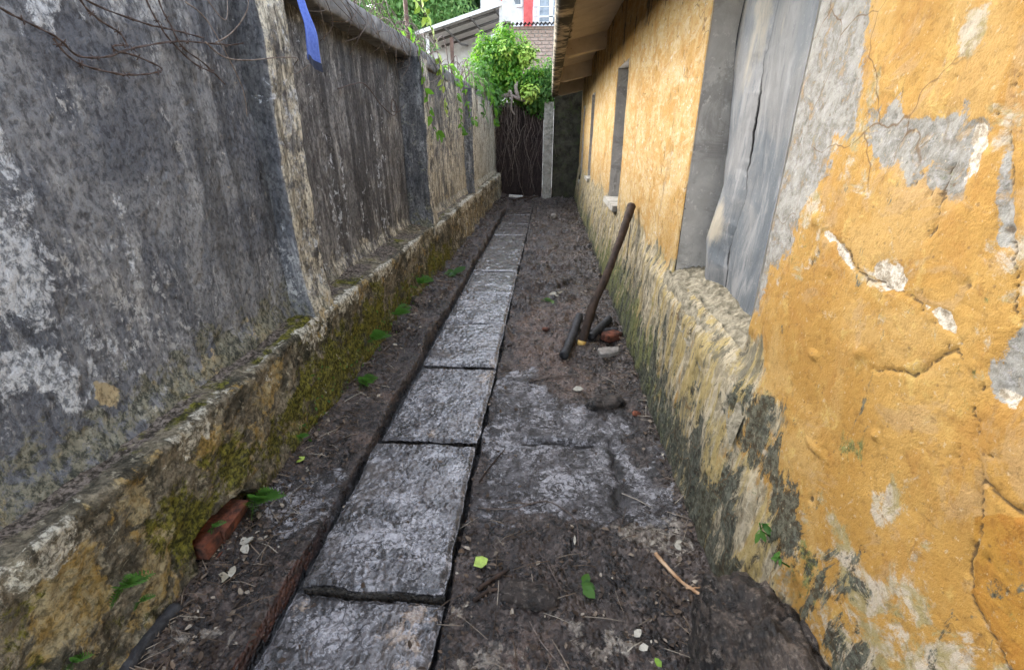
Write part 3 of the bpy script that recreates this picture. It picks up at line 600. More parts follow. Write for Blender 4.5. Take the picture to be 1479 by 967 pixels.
mo = np.clip(.66*ss(.50, .22, v+.10*n1.ravel())*ss(1.0, 2.1, u)*ss(7.5, 5.5, u)+.30*ss(.45, .2, v)*ss(1.8, 1.0, u)+.44*ss(.45, .6, fbm(u*2.2, v*3, o=3, seed=107))*ss(6, 4, u)+.45*led.ravel()*ss(.45, .62, fbm(u*2.4, v*0+2, o=3, seed=108)), 0, 1)
lim = np.clip(.70*ss(.44, .58, v)*(1-led.ravel())*ss(.36, .6, fbm(u*4, v*0, o=4, seed=109))+.5*np.exp(-((PX.ravel()+1.285)/.02)**2)*ss(.40, .6, fbm(u*5, v*0, o=3, seed=110))+.36*ss(5.5, 6.5, u)*ss(.3, .5, fbm(u*5, v*2, o=3, seed=111)), 0, 1)
dkp = np.clip(.50*ss(.5, .66, fbm(u*3, v*4+9, o=4, seed=112))+.75*ss(.06, -.02, v)+.25*ss(.3, .1, v), 0, 1)
sl = (led*.70*ss(-1.30, -1.33, PX)).ravel()*ss(.30, .52, fbm(u*3.3, PX.ravel()*8, o=4, seed=113))
mk('plinth', np.stack([PXf, PY, PZf], -1).reshape(-1, 3), gridF(k, len(py))[:, ::-1], M['plinth'], bw, dict(ochre=och*(1-led.ravel()*.7), moss=mo, lime=lim, dark=dkp, soil=sl))
# bricks laid bare in the broken foot of the plinth
bb = MB(); bb.box((-.045, -.105, -.035), (.045, .105, .035), jit=.007); b0 = bb.build('brick', M['brick'], bw, False)
def put(o, loc, rot=(0, 0, 0), sc=(1, 1, 1)):
    p = o.parent; o.location = Vector(loc)-(Vector(p.location)*0 if p is None else Vector((0, 0, 0))); o.rotation_euler = rot; o.scale = sc; return o
def dup(o, loc, rot=(0, 0, 0), sc=(1, 1, 1)):
    c = o.copy(); COL.objects.link(c); return put(c, loc, rot, sc)
put(b0, (-1.270, 1.365, .100), (.08, .14, .04), (1, .80, .9))
for l, r, sc_ in [((-1.270, 1.235, .105), (.03, -.12, -.05), (1, .38, .9)), ((-1.268, 1.285, .022), (-.03, .05, .02), (1, .75, 1)), ((-1.262, 1.475, .018), (.06, .06, -.04), (1, .85, .9)), ((-1.215, 1.40, .020), (.2, .5, .5), (.6, .35, .6))]: dup(b0, l, r, sc_)
# coping
cy = np.concatenate([[-1.2, 0, 1.2], zz(2.3, 12.9, .022)])
cp = [(-1.62, 2.24)]+[(-1.60+.235*t, 2.225) for t in np.linspace(0, 1, 6)]+[(-1.352, 2.235), (-1.348, 2.27), (-1.35, 2.32), (-1.352, 2.35), (-1.365, 2.375)]+[(-1.37-.26*t, 2.38+.005*t) for t in np.linspace(0, 1, 8)]+[(-1.66, 2.36), (-1.68, 2.2)]
cp = np.array(cp); k = len(cp); CX = np.repeat(cp[:, 0:1], len(cy), 1); CZ = np.repeat(cp[:, 1:2], len(cy), 1); CY = np.repeat(cy[None], k, 0)
ER = ss(5.0, 7.5, CY)*.05
mk('coping', np.stack([CX+(fbm(CY*4, CZ*9+CX*9, o=4, seed=121)-.5)*.025-ER, CY, CZ+(fbm(CY*3, CX*9, o=4, seed=122)-.5)*.03-ER*.8], -1).reshape(-1, 3), gridF(k, len(cy)), M['coping'], bw)

# ================================================================ YELLOW HOUSE
yh = empty('yellow_house', (.85, 6, 0), 'weathered ochre yellow house wall with eave and windows along the alley', 'house')
WIN = [(1.66, 2.72, .80, 2.32), (5.25, 6.12, .83, 2.22), (8.95, 9.60, .80, 2.18), (11.2, 11.7, .55, 2.1)]
wy = np.concatenate([[-1.0, -.4, 0], zz(.3, 2.76, .0062), zz(2.772, 6.3, .016), zz(6.34, 12.4, .045)])
wz = np.concatenate([zz(-.12, 2.02, .0062), zz(2.03, 2.95, .018)])
for a, b, c, d in WIN:
    for q in (a, b): wy[np.argmin(abs(wy-q))] = q
    for q in (c, d): wz[np.argmin(abs(wz-q))] = q
U, Vv = np.meshgrid(wy, wz, indexing='ij'); u = U.ravel(); v = Vv.ravel()
RW = dict(
 GA=[(1.255, 1.598), (1.18, 1.60), (1.12, 1.572), (1.03, 1.59), (0.975, 1.575), (0.959, 1.558), (0.985, 1.51), (0.95, 1.44), (1.004, 1.448), (1.093, 1.473), (1.15, 1.50), (1.266, 1.484)],
 GB=[(1.75, 2.2), (1.46, 2.2), (1.429, 1.848), (1.374, 1.724), (1.33, 1.569), (1.414, 1.537), (1.399, 1.451), (1.509, 1.343), (1.499, 1.251), (1.575, 1.108), (1.603, 0.974), (1.7, 0.939)],
 GC=[(0.905, 1.531), (0.879, 1.526), (0.856, 1.469), (0.818, 1.387), (0.829, 1.384), (0.87, 1.445)],
 GD=[(0.756, 1.17), (0.746, 1.245), (0.736, 1.273), (0.676, 1.196), (0.72, 1.151)],
 WA=[(1.334, 1.304), (1.278, 1.306), (1.217, 1.275), (1.153, 1.239), (1.178, 1.232), (1.254, 1.275)],
 WB=[(1.108, 1.277), (1.031, 1.3), (0.983, 1.251), (1.018, 1.227), (1.1, 1.238)],
 WC=[(0.932, 1.238), (0.903, 1.242), (0.868, 1.24), (0.811, 1.196), (0.796, 1.186), (0.824, 1.19), (0.877, 1.216)],
 PA=[(0.898, 0.814), (0.841, 0.858), (0.806, 0.806), (0.826, 0.756), (0.87, 0.773)],
 PB=[(1.013, 0.649), (0.924, 0.721), (0.843, 0.665), (0.831, 0.613), (0.899, 0.579)],
 PG=[(1.052, 0.861), (0.982, 0.925), (0.938, 0.902), (0.955, 0.841), (1.017, 0.802)],
 PL=[(0.977, 0.54), (0.834, 0.68), (0.736, 0.73), (0.648, 0.76), (0.557, 0.77), (0.45, 0.78), (0.3, 0.669), (0.3, -.1), (0.798, -0.088)],
 MA=[(1.567, 0.642), (1.434, 0.735), (1.292, 0.77), (1.134, 0.636), (1.007, 0.58), (0.835, 0.56), (0.689, 0.5), (0.731, 0.346), (0.879, 0.428), (1.012, 0.392), (1.205, 0.549), (1.382, 0.575)],
 MB=[(1.966, 0.459), (1.681, 0.492), (1.436, 0.473), (1.26, 0.322), (1.08, 0.248), (1.17, -0.09), (1.372, -.09), (1.9, -.09), (2.041, 0.257)],
 OD=[(0.677, 0.942), (0.647, 0.981), (0.56, 1.031), (0.3, 1.04), (.3, .75), (0.485, 0.786), (0.535, 0.769), (0.583, 0.8), (0.628, 0.816)])
CR = [[(0.84, 1.19), (0.771, 1.142), (0.73, 1.055), (0.686, 1.001), (0.664, 0.931), (0.644, 0.84), (0.60, 0.803), (.5, .775)], [(.93, 1.62), (0.89, 1.542), (0.839, 1.405), (0.788, 1.337), (0.759, 1.28), (.72, 1.17)], [(1.334, 1.304), (1.217, 1.275), (1.153, 1.239), (1.05, 1.235), (.97, 1.245), (.93, 1.225)], [(.686, 1.0), (.62, 1.01), (.54, 1.02)], [(1.0, 1.5), (.98, 1.38), (1.0, 1.28)], [(.84, 1.19), (.90, 1.10), (1.0, 1.06)]]
n1 = fbm(u*1.8, v*1.8, o=3, seed=131)-.5; n2 = fbm(u*7, v*7, o=4, seed=132)-.5; n3 = fbm(u*34, v*34, o=4, seed=133)-.5
pm = lambda kk, s, a, fr, sd: pmask(RW[kk], u, v, s, a, fr, sd)
grey = np.maximum.reduce([pm('GA', .03, .04, 20, 141), pm('GB', .05, .045, 12, 142), pm('GC', .014, .016, 30, 143), pm('GD', .02, .022, 26, 144)])
white = np.maximum.reduce([.9*pm('WA', .008, .016, 30, 145), .85*pm('WB', .010, .030, 26, 146), .95*pm('WC', .007, .014, 34, 147), .8*np.clip(pmask([(.97, 1.56), (.94, 1.555), (.93, 1.48), (.96, 1.47)], u, v, .01, .02, 30, 148), 0, 1), .7*pmask([(.70, 1.165), (.745, 1.165), (.735, 1.15), (.70, 1.145)], u, v, .006, .008, 30, 149)])
cream = np.maximum.reduce([pm('PA', .02, .03, 18, 151)*.75, pm('PB', .03, .04, 14, 152)*.75, pm('PL', .16, .12, 6, 153)*.78, .55*pmask([(.87, .62), (.80, .66), (.74, .62), (.8, .5)], u, v, .03, .04, 12, 154), .6*pmask([(1.09, 1.73), (1.05, 1.75), (1.02, 1.70), (1.06, 1.68)], u, v, .02, .03, 14, 155), .7*pmask([(1.44, 1.95), (1.38, 1.95), (1.36, 1.83), (1.41, 1.82)], u, v, .02, .03, 14, 156), .36*ss(.50, .66, fbm(u*3.2, v*3.2, o=4, seed=157))*ss(2.2, 1.8, u)])
ere = np.maximum(ss(.94, .76, v+.22*n2)*ss(1.28, 1.5, u+.5*n2), .95*ss(.60, .46, v+.2*n2)*ss(.92, 1.12, u+.4*n2))
ere = np.maximum(ere, .62*ss(1.15, .8, v+.3*n2)*ss(2.7, 3.2, u)*ss(.4, .6, fbm(u*5, v*.6, o=3, seed=160)))
mould = np.maximum.reduce([.52*ss(1.95, 2.5, v)*ss(.42, .62, fbm(u*7, v*.7, o=4, seed=169))*ss(2.6, 2.9, u), .82*pm('MA', .10, .07, 10, 161), .68*pm('MB', .12, .10, 8, 162), .8*ss(.22, -.02, v+.14*n2)*ss(.9, 1.2, u), .74*ss(.50, .20, v+.2*n2)*ss(1.2, 1.5, u)*ss(3.6, 2.4, u), .47*ss(.72, .4, v+.3*n2)*ss(1.3, 1.6, u)*ss(6, 4, u)*ss(.40, .55, fbm(u*5, v*2.2, o=4, seed=176)), .50*ss(.6, .3, v)*ss(6, 8, u)*ss(.42, .6, fbm(u*3, v*1.2, o=3, seed=163)), .48*pmask([(1.1, .62), (1.0, .66), (.86, .55), (.8, .5), (.9, .4)], u, v, .05, .08, 8, 164), .46*ss(.62, .45, v)*ss(.46, .62, fbm(u*4, v*1.5, o=4, seed=165))*ss(1.9, 2.3, u), .5*pmask([(.62, .60), (.56, .64), (.50, .56), (.56, .5)], u, v, .03, .05, 12, 166)])
moss = np.maximum.reduce([.80*ss(.60, .24, v+.2*n2)*ss(2.2, 2.9, u)*ss(7.0, 5.0, u), .50*ss(.45, .2, v+.2*n2)*ss(6, 7, u), .60*pm('PG', .05, .05, 12, 167)*ss(.90, .98, u-.1*n2), .60*ss(.46, .12, v+.2*n2)*ss(1.6, 2.2, u), .40*pmask([(1.05, .55), (.95, .6), (.8, .5), (.75, .42), (.9, .38)], u, v, .05, .06, 9, 168)])
crk = np.zeros(u.shape, np.float32)
wob1 = (fbm(u*25, v*25, o=3, seed=170)-.5)*.03; wob2 = (fbm(u*25, v*25, o=3, seed=171)-.5)*.03
near = (u > .3) & (u < 1.5)
for P in CR: crk[near] = np.maximum(crk[near], np.exp(-(segdist(u[near]+wob1[near], v[near]+wob2[near], P, False)/.0046)**2)*ss(.34, .56, fbm(u[near]*9, v[near]*9, o=3, seed=172)))
fl = [(3.0+1.0*random.random(), 1.2+1.0*random.random(), .006+.010*random.random(), .016+.045*random.random()**2) for _ in range(44)]+[(3.0+.15*random.random(), .85+.14*random.random(), .006, .03) for _ in range(7)]+[(6.4+2*random.random(), 1.1+.8*random.random(), .014, .05) for _ in range(5)]
fl += [(.5+1.0*random.random(), .75+.95*random.random(), .003+.003*random.random(), .003+.006*random.random()) for _ in range(34)]+[(.832, 1.405, .016, .010), (.86, 1.30, .009, .010), (1.02, 1.44, .005, .007), (1.07, 1.455, .005, .007), (1.03, .655, .010, .012)]
for (a, b, c, d) in fl:
    bx = (abs(u-a) < 4*c) & (abs(v-b) < 4*d); crk[bx] = np.maximum(crk[bx], np.exp(-(((u[bx]-a)/c)**2+((v[bx]-b)/d)**2)**1.5)*.9)
pale = ss(2.45, 2.75, u)*(1-.8*np.exp(-(((u-2.95)/.2)**2+((v-1.0)/.24)**2)))
deep = .95*pm('OD', .008, .014, 14, 173)
bat = .055*ss(.82, .69, v)*ss(1.36, 1.66, u)*ss(4.0, 2.8, u)+.10*(1-np.clip(v/.85, 0, 1))*(1-.45*ss(1.36, 1.66, u)*ss(4.0, 2.8, u))
xw = .75-bat-(n1*.020+n2*.005+n3*.0035)+.007*grey+.005*white+.007*crk-.004*deep-ere*(fbm(u*18, v*9, o=4, seed=175)-.5)*.022+.006*ere*ss(.5, .7, fbm(u*10, v*5, o=3, seed=174))
xw = xw-.010*np.exp(-(((u-1.055)/.06)**2+((v-1.055)/.012)**2))*0
# flakes of plaster standing proud
for (a, b, w, h) in [(1.055, 1.075, .018, .016), (1.09, .775, .035, .010), (.93, .93, .01, .01), (1.22, .99, .02, .012), (1.38, 1.33, .02, .02)]:
    xw = xw-.011*np.exp(-(((u-a)/w)**2+((v-b)/h)**2))
for a, b, c, d in WIN:   # rounded arris at the openings
    dd = np.minimum.reduce([np.maximum(np.maximum(a-u, u-b), np.maximum(c-v, v-d))]); xw = xw+.008*ss(.014, 0, dd)*(dd >= -1e-6)
uc = (U[:-1, :-1]+U[1:, 1:])/2; vc = (Vv[:-1, :-1]+Vv[1:, 1:])/2
keep = np.ones(uc.shape, bool)
for a, b, c, d in WIN: keep &= ~((uc > a) & (uc < b) & (vc > c) & (vc < d))
mk('wall', np.stack([xw, u, v], -1), gridF(len(wy), len(wz), keep)[:, ::-1], M['yellow'], yh, dict(grey=grey, white=white, cream=cream, erode=ere*.8, mould=mould, moss=moss, crack=crk, pale=pale, deep=deep))
# windows: reveal, sill, covering
def reveal(a, b, c, d, depth=.24):
    q = MB(); x0, x1 = .757, .757+depth
    for (p0, p1, fl_) in [((b, c), (b, d), 0), ((a, c), (a, d), 1)]:
        zv = zz(c-.02, d+.02, .03); xv = np.linspace(x0, x1, 9); A_, B_ = np.meshgrid(xv, zv, indexing='ij')
        y_ = p0[0]+(fbm(A_*9, B_*5, o=3, seed=int(b*10))-.5)*.014; F = gridF(9, len(zv)); q.add(np.stack([A_, y_, B_], -1).reshape(-1, 3), F if fl_ else F[:, ::-1])
    q.box((x0, a-.02, d), (x1, b+.02, d+.05)); q.box((x0, a-.02, c-.26), (x1, b+.02, c-.14))
    return q.build('window', M['jamb'], yh)
w1 = reveal(*WIN[0]); 
bk = MB(); bk.box((.985, 1.64, .75), (.995, 2.74, 2.34)); bk.build('dark_interior_panel', M['char'], w1, False)  # dark panel added to stand for the unlit interior
for wn in WIN[1:]:
    w = reveal(*wn); q = MB(); a, b, c, d = wn
    for kx in range(4): q.box((.93, a+(b-a)*kx/4+.004, c), (.955, a+(b-a)*(kx+1)/4-.004, d))
    q.build('shutter', M['bark'], w, False)
    q = MB(); q.box((.70, a-.03, c-.055), (.93, b+.03, c-.002), jit=.006); q.build('sill', M['post'], w, False)
# rubble sill of the near window
sy = zz(1.46, 2.76, .007); sx = np.linspace(0, 1, 46); A_, B_ = np.meshgrid(sx, sy, indexing='ij')
zo = .735+.075*ss(1.5, 2.7, B_); xo = .687
XX = xo+(.99-xo)*A_; ZZ = zo+(.855-zo)*ss(0, .75, A_)
nA = fbm(XX*14, B_*10, o=4, seed=181)-.5; nB = np.abs(fbm(XX*40, B_*30, o=4, seed=182)-.5)
ZZ = ZZ+nA*.05-nB*.06*(1-.3*A_)-.13*ss(.10, 0, A_)-.10*ss(1.60, 1.46, B_)*ss(.5, .1, A_); XX = XX+nA*.02*(1-A_)
mk('sill', np.stack([XX, B_, ZZ], -1).reshape(-1, 3), gridF(46, len(sy))[:, ::-1], M['rubble'], w1)
def lerp(P, z): P = sorted([(b, a) for a, b in P]); return np.interp(z, [p[0] for p in P], [p[1] for p in P])
SHL = [(2.83, 2.35), (2.83, 2.15), (2.823, 1.855), (2.786, 1.645), (2.713, 1.361), (2.66, 1.263), (2.70, 0.99), (2.634, 0.868)]
SHC = [(2.30, 2.35), (2.315, 2.026), (2.384, 1.806), (2.352, 1.671), (2.354, 1.602), (2.347, 1.432), (2.29, 1.24), (2.305, 1.013), (2.285, 0.815)]
def sheet(side):
    z = zz(.80, 2.34, .008); t = np.linspace(0, 1, 70); T, Zz = np.meshgrid(t, z, indexing='ij')
    jag = (fbm(Zz*24, Zz*0, o=4, seed=191)-.5)*.03
    if side == 'far':
        yl = lerp(SHL, Zz)-.07*(Zz > 5); yr = lerp(SHC, Zz)+jag+.012*ss(1.10, .9, Zz)-.001+.010*ss(.46, .54, fbm(Zz*7, Zz*0+4, o=3, seed=195))
        Yv = yl+(yr-yl)*T; bot = .868-.05*T
        x = .905-.062*np.sin(PI*np.clip(T, 0, 1))*(.35+.65*ss(1.35, .95, Zz))+.035*(1-T)**3-.012*T**4*ss(1.2, .9, Zz)+.004*T**6
        x = x-.010*np.sin(Zz*7+T*2)*(1-T)
        edge = np.maximum(np.exp(-((1-T)/.020)**2), np.exp(-(T/.014)**2)*.6); pl = np.maximum(.8*np.exp(-(((Zz-1.08)/.13)**2+((T-.45)/.42)**2)), .40*ss(1.5, 1.9, Zz))  # pl: lower pale patch paints in the light caught by the bulge
    else:
        yl = lerp(SHC, Zz)+jag-.003; yr = 1.60+0*Zz
        Yv = yl+(yr-yl)*T; bot = .818+.035*T
        x = .910-.022*np.sin(T*PI*1.0)+.012*np.sin(Zz*5+3*T)-.008*(1-T)**5
        edge = np.exp(-(T/.012)**2)*.8; pl = .30*ss(1.5, 2.0, Zz)
    x = x+(fbm(Yv*5, Zz*3, o=3, seed=192)-.5)*.028+(fbm(Yv*22, Zz*12, o=3, seed=193)-.5)*.005
    Zf = bot+(Zz-.80)*(2.34-bot)/1.54
    return mk('metal_sheet', np.stack([x, Yv, Zf], -1).reshape(-1, 3), gridF(70, len(z)), M['sheet'], w1, dict(edge=edge, pale=pl))
sheet('far'); sheet('near')
q = MB(); q.tube(spline([(.90, 2.70, 2.25), (.885, 2.68, 2.1), (.885, 2.70, 1.97), (.90, 2.715, 1.88)], 20), .0025); q.build('cable', M['char'], w1)
# eave
def sofz(x, y): return 2.85-.16*(.75-x)/.73-.018*np.maximum(0, y-7)
ey_ = np.concatenate([[-1], zz(.5, 12.35, .03)]); ex_ = np.linspace(.10, .80, 40); A_, B_ = np.meshgrid(ex_, ey_, indexing='ij')
zs_ = sofz(A_, B_)+(fbm(A_*4, B_*2, o=3, seed=201)-.5)*.012
mld = .75*ss(.30, .12, A_+.10*(fbm(A_*6, B_*3, o=3, seed=202)-.5)*2)
mk('soffit', np.stack([A_, B_, zs_], -1).reshape(-1, 3), gridF(40, len(ey_))[:, ::-1], M['soffit'], yh, dict(mould=mld.ravel()))
lipx = np.array([.185, .175, .16, .05, .025, .022, .022, .04]); lipd = np.array([.04, -.24, -.275, -.285, -.27, -.10, .08, .12])
A_ = np.repeat(lipx[:, None], len(ey_), 1); D_ = np.repeat(lipd[:, None], len(ey_), 1); B_ = np.repeat(ey_[None], len(lipx), 0)
zl = sofz(np.full(B_.shape, .1), B_)+D_+(fbm(B_*5, A_*9, o=4, seed=203)-.5)*.006
mk('fascia', np.stack([A_+(fbm(B_*4, D_*9, o=4, seed=204)-.5)*.004, B_, zl], -1).reshape(-1, 3), gridF(len(lipx), len(ey_)), M['soffit'], yh, dict(mould=np.full(A_.size, .60)))
def beam(y, dep, w=.14):
    q = MB(); n = 12
    for kx in range(n):
        xa, xb = .13+(.80-.13)*kx/n, .13+(.80-.13)*(kx+1)/n
        V = []
        for (x_, z_) in ((xa, 0), (xb, 0)):
            t = float(sofz(x_, y)); b_ = t-dep+.03*(x_ < .2)
            V += [(x_, y, t+.02), (x_, y, b_+.014), (x_, y+.014, b_), (x_, y+w, b_), (x_, y+w, t+.02)]
        F = [(j, j+1, 5+j+1, 5+j) for j in range(4)]
        q.add(V, F)
        if kx in (0, n-1): q.add([V[5*(kx > 0)+j] for j in range(5)], [(0, 1, 3, 4)], [(1, 2, 3)])
    return q.build('beam', M['soffit'], yh, False)
beam(7.6, .20); beam(10.0, .25); beam(12.15, .30, .18)
q = MB(); q.add([(.02, -1, 2.80), (.02, 12.4, 2.72), (3.2, 12.4, 4.2), (3.2, -1, 4.28), (.02, -1, 2.9), (.02, 12.4, 2.82), (3.2, 12.4, 4.3), (3.2, -1, 4.38)], [(3, 2, 1, 0), (4, 5, 6, 7), (0, 1, 5, 4), (1, 2, 6, 5), (2, 3, 7, 6), (3, 0, 4, 7)]); q.build('roof', M['roof'], yh, False)
q = MB(); q.box((.80, 12.32, -.1), (3.2, 12.4, 2.9)); q.box((1.02, -1, -.1), (1.1, 12.3, 2.9)); q.build('inner_wall', M['endwall'], yh, False)
# ================================================================ BACK OF THE ALLEY
ew = empty('end_wall', (-.2, 12.9, 0), 'dark damp end wall behind hanging roots at the far end of the alley', 'wall')
def rough_box(lo, hi, name, mat, par, st=.05, amp=.02, seed=1):
    (a, b, c), (d, e, f) = lo, hi
    xs_, zs_ = zz(a, d, st), zz(c, f, st); A_, B_ = np.meshgrid(xs_, zs_, indexing='ij')
    V = np.stack([A_, b+(fbm(A_*5, B_*5, o=4, seed=seed)-.5)*amp*2, B_], -1).reshape(-1, 3)
    q = MB(); q.add(V, gridF(len(xs_), len(zs_))); q.box((a, b+amp*1.2, c), (d, e, f)); return q.build(name, mat, par)
rough_box((-1.75, 12.95, -.1), (-.16, 13.15, 2.15), 'root_panel', M['rootwall'], ew, seed=3)
rough_box((.10, 12.75, -.1), (.85, 12.95, 2.55), 'side_panel', M['endwall'], ew, .04, .03, seed=4)
q = MB(); q.box((-1.75, 12.95, 2.15), (-.1, 13.2, 2.24), jit=.01); q.build('capping', M['coping'], ew, False)
po = MB(); zv = zz(-.05, 2.24, .05)
for i, (xx_, yy_) in enumerate([(0, 0)]):
    r_ = np.array([(-.115, -.09), (-.10, -.105), (.10, -.105), (.115, -.09), (.115, .10), (-.115, .10)]); P = np.stack([np.concatenate([r_, np.full((6, 1), z_)], 1) for z_ in zv]); P[..., :2] += (rng.random(P[..., :2].shape)-.5)*.012
    i_ = np.arange(len(zv)-1)[:, None]; j_ = np.arange(6)[None]; jn = (j_+1) % 6
    po.add(P.reshape(-1, 3)+np.array([-.03, 12.72, 0]), np.stack([i_*6+j_, i_*6+jn, (i_+1)*6+jn, (i_+1)*6+j_], -1).reshape(-1, 4), [((len(zv)-1)*6, (len(zv)-1)*6+1, (len(zv)-1)*6+2), ((len(zv)-1)*6, (len(zv)-1)*6+2, (len(zv)-1)*6+3), ((len(zv)-1)*6, (len(zv)-1)*6+3, (len(zv)-1)*6+4), ((len(zv)-1)*6, (len(zv)-1)*6+4, (len(zv)-1)*6+5)])
pst = po.build('concrete_post', M['post'], None, False); tag(pst, 'pale square concrete post between the root curtain and the dark recess', 'post')

# climbing bush with its curtain of roots
cb = empty('climbing_bush', (-.8, 12.9, 2.24), 'bright green climbing bush on the end wall with roots hanging down', 'bush')
def crown(mb, blobs, n, L, droop=.4, hollow=.35):
    tot = sum(b[3]*b[4]*b[5] for b in blobs)
    for (x, y, z, a, b, c) in blobs:
        k = int(n*a*b*c/tot); d = rng.normal(size=(k*2, 3)); d /= np.linalg.norm(d, axis=1)[:, None]; r = rng.random(k*2)**.45
        P = d*r[:, None]
        cl = fbm(P[:, 0]*3.4+x, P[:, 1]*3.4+y, P[:, 2]*3.4+z, o=3, seed=5); sel = np.argsort(-(cl+.10*rng.random(k*2)))[:k]
        P = P[sel]; N = d[sel]+np.array([0, 0, .7])+rng.normal(size=(k, 3))*.45
        rag = 1+.45*(fbm(d[sel][:, 0]*3+y, d[sel][:, 1]*3, d[sel][:, 2]*3+x, o=2, seed=8)-.5)*2
        leaves(mb, P*rag[:, None]*np.array([a, b, c])+np.array([x, y, z]), N, L*(.6+.8*rng.random(k)), .5, .2, droop)
q = MB(); crown(q, [(-1.30, 12.8, 3.1, .55, .45, .62), (-1.0, 12.7, 3.35, .5, .45, .42), (-.75, 12.9, 2.75, .6, .45, .55), (-1.38, 12.75, 2.75, .36, .3, .36), (-.95, 13.0, 2.62, .5, .3, .3), (-1.55, 12.85, 3.35, .3, .3, .35), (-1.75, 12.5, 2.75, .3, .3, .5), (-1.1, 12.75, 3.72, .22, .25, .22)], 11000, .082, 1.1); q.build('foliage', M['leaf'], cb)
q = MB(); crown(q, [(-.60, 12.6, 3.25, .27, .3, .26), (-.50, 12.5, 2.45, .27, .25, .20), (-1.05, 12.4, 3.3, .22, .2, .2)], 1100, .09, .5); q.build('foliage', M['limeleaf'], cb)
q = MB(); crown(q, [(-.30, 13.1, 2.65, .5, .4, .42), (-.2, 12.8, 2.45, .38, .3, .45), (-.45, 12.7, 2.2, .22, .15, .2), (.02, 13.0, 2.75, .30, .3, .45), (-.16, 12.8, 2.12, .14, .12, .25), (.14, 13.2, 2.7, .3, .3, .45)], 4600, .085, 1.3); q.build('foliage', M['fernleaf'], cb)
q = MB(); crown(q, [(-1.45, 11.9, 2.45, .16, .45, .22), (-1.42, 10.9, 2.42, .13, .4, .16), (-1.5, 11.4, 2.7, .2, .35, .3), (-1.3, 12.3, 2.3, .2, .3, .35), (-1.40, 9.6, 2.42, .1, .35, .12)], 2200, .075, 1.2); q.build('foliage', M['fernleaf'], cb)
for P, r in [([(-1.42, 12.6, 2.26), (-1.18, 12.5, 2.35), (-.95, 12.44, 2.37), (-.75, 12.44, 2.30), (-.55, 12.6, 2.24)], .055), ([(-1.02, 12.45, 2.38), (-.95, 12.38, 2.46), (-.91, 12.36, 2.30), (-.93, 12.4, 2.10), (-.85, 12.45, 1.95)], .034), ([(-.75, 12.45, 2.3), (-.82, 12.42, 2.5), (-.80, 12.45, 2.66)], .055), ([(-1.6, 12.5, 2.28), (-1.4, 12.6, 2.22), (-1.25, 12.7, 2.1), (-1.2, 12.75, 1.8)], .022)]:
    q = MB(); q.tube(spline(P, 18), r*np.linspace(1, .6, 18), 7, .18); q.build('branch', M['root'], cb)
for i in range(84):
    x0 = -1.34+1.2*random.random(); yb = 12.72+.18*random.random(); zt = 2.25-.15*random.random(); zb = .05+1.3*random.random()**1.6
    if x0 < -1.1: zb = max(zb, .6*random.random()); 
    if i < 14: x0 = -1.5+.25*random.random(); yb = 12.45+.2*random.random(); zb = 1.3+.4*random.random()
    n = 7; P = [(x0, yb+.08, zt+.06)]
    for k_ in range(1, n): P.append((P[-1][0]+random.gauss(0, .065), yb+random.gauss(0, .04), zt+(zb-zt)*k_/(n-1)))
    r = .0035+.007*random.random()**2
    q = MB(); q.tube(spline(P, 18), r*np.linspace(1, .5, 18), 5, .2); q.build('root', M['darkroot'] if random.random() < .62 else M['root'], cb)

# things lying by the end wall
q = MB(); q.box((-.17, -.05, -.02), (.17, .05, .02), jit=.008); o = q.build('white_board', M['paint'], None, False); o.location = (-.79, 12.05, .11); o.rotation_euler = (.1, .05, -.12); tag(o, 'short white painted board lying before the root curtain', 'board')
for i, (a, b, l) in enumerate([((-.85, 11.85, .03), (-.38, 12.0, .07), 'long dark branch lying under the white board'), ((-.55, 11.75, .03), (-.25, 12.15, .10), 'short dark branch near the foot of the concrete post')]):
    q = MB(); q.tube(spline([a, ((a[0]+b[0])/2, (a[1]+b[1])/2, .09), b], 10), .022, 6, .2); o = q.build('fallen_branch', M['bark'], None); tag(o, l, 'branch')

# ---------------------------------------------------------------- shed, brick wall, far house
sh = empty('tin_shed', (-3, 18, 0), 'grey mono pitch tin shed roof rising behind the boundary wall', 'shed')
def roofz(x): return 4.60+(x+4.45)*.272
nx_ = 150; xr_ = np.linspace(-4.5, -1.60, 30); yr_ = np.linspace(17.9, 22.5, 160); A_, B_ = np.meshgrid(xr_, yr_, indexing='ij')
mk('roof_sheet', np.stack([A_, B_, roofz(A_)+.03*np.sin(B_*2*PI/.16)*.6+.035*(B_-18)], -1).reshape(-1, 3), gridF(30, 160), M['tin'], sh)
q = MB()
q.add([(-4.52, 17.86, roofz(-4.52)-.06), (-1.6, 17.86, roofz(-1.6)-.06), (-1.6, 17.86, roofz(-1.6)+.05), (-4.52, 17.86, roofz(-4.52)+.05), (-4.52, 17.89, roofz(-4.52)-.06), (-1.6, 17.89, roofz(-1.6)-.06), (-1.6, 17.89, roofz(-1.6)+.05), (-4.52, 17.89, roofz(-4.52)+.05)], [(0, 1, 2, 3), (7, 6, 5, 4), (0, 4, 5, 1), (3, 2, 6, 7)]); q.build('edge_flashing', M['tin'], sh, False)
for dy in (.25, 1.6, 3.0):
    q = MB(); q.tube([(-4.3, 18+dy, roofz(-4.3)-.10+.035*dy), (-1.65, 18+dy, roofz(-1.65)-.10+.035*dy)], .045, 6); q.build('rafter', M['dkmetal'], sh)
for x_ in (-3.6, -2.7, -1.9):
    q = MB(); q.tube([(x_, 17.95, roofz(x_)-.06), (x_+.35, 19.4, roofz(x_)-.35), (x_+.4, 21.5, roofz(x_)-.1)], .035, 5); q.build('purlin', M['dkmetal'], sh)
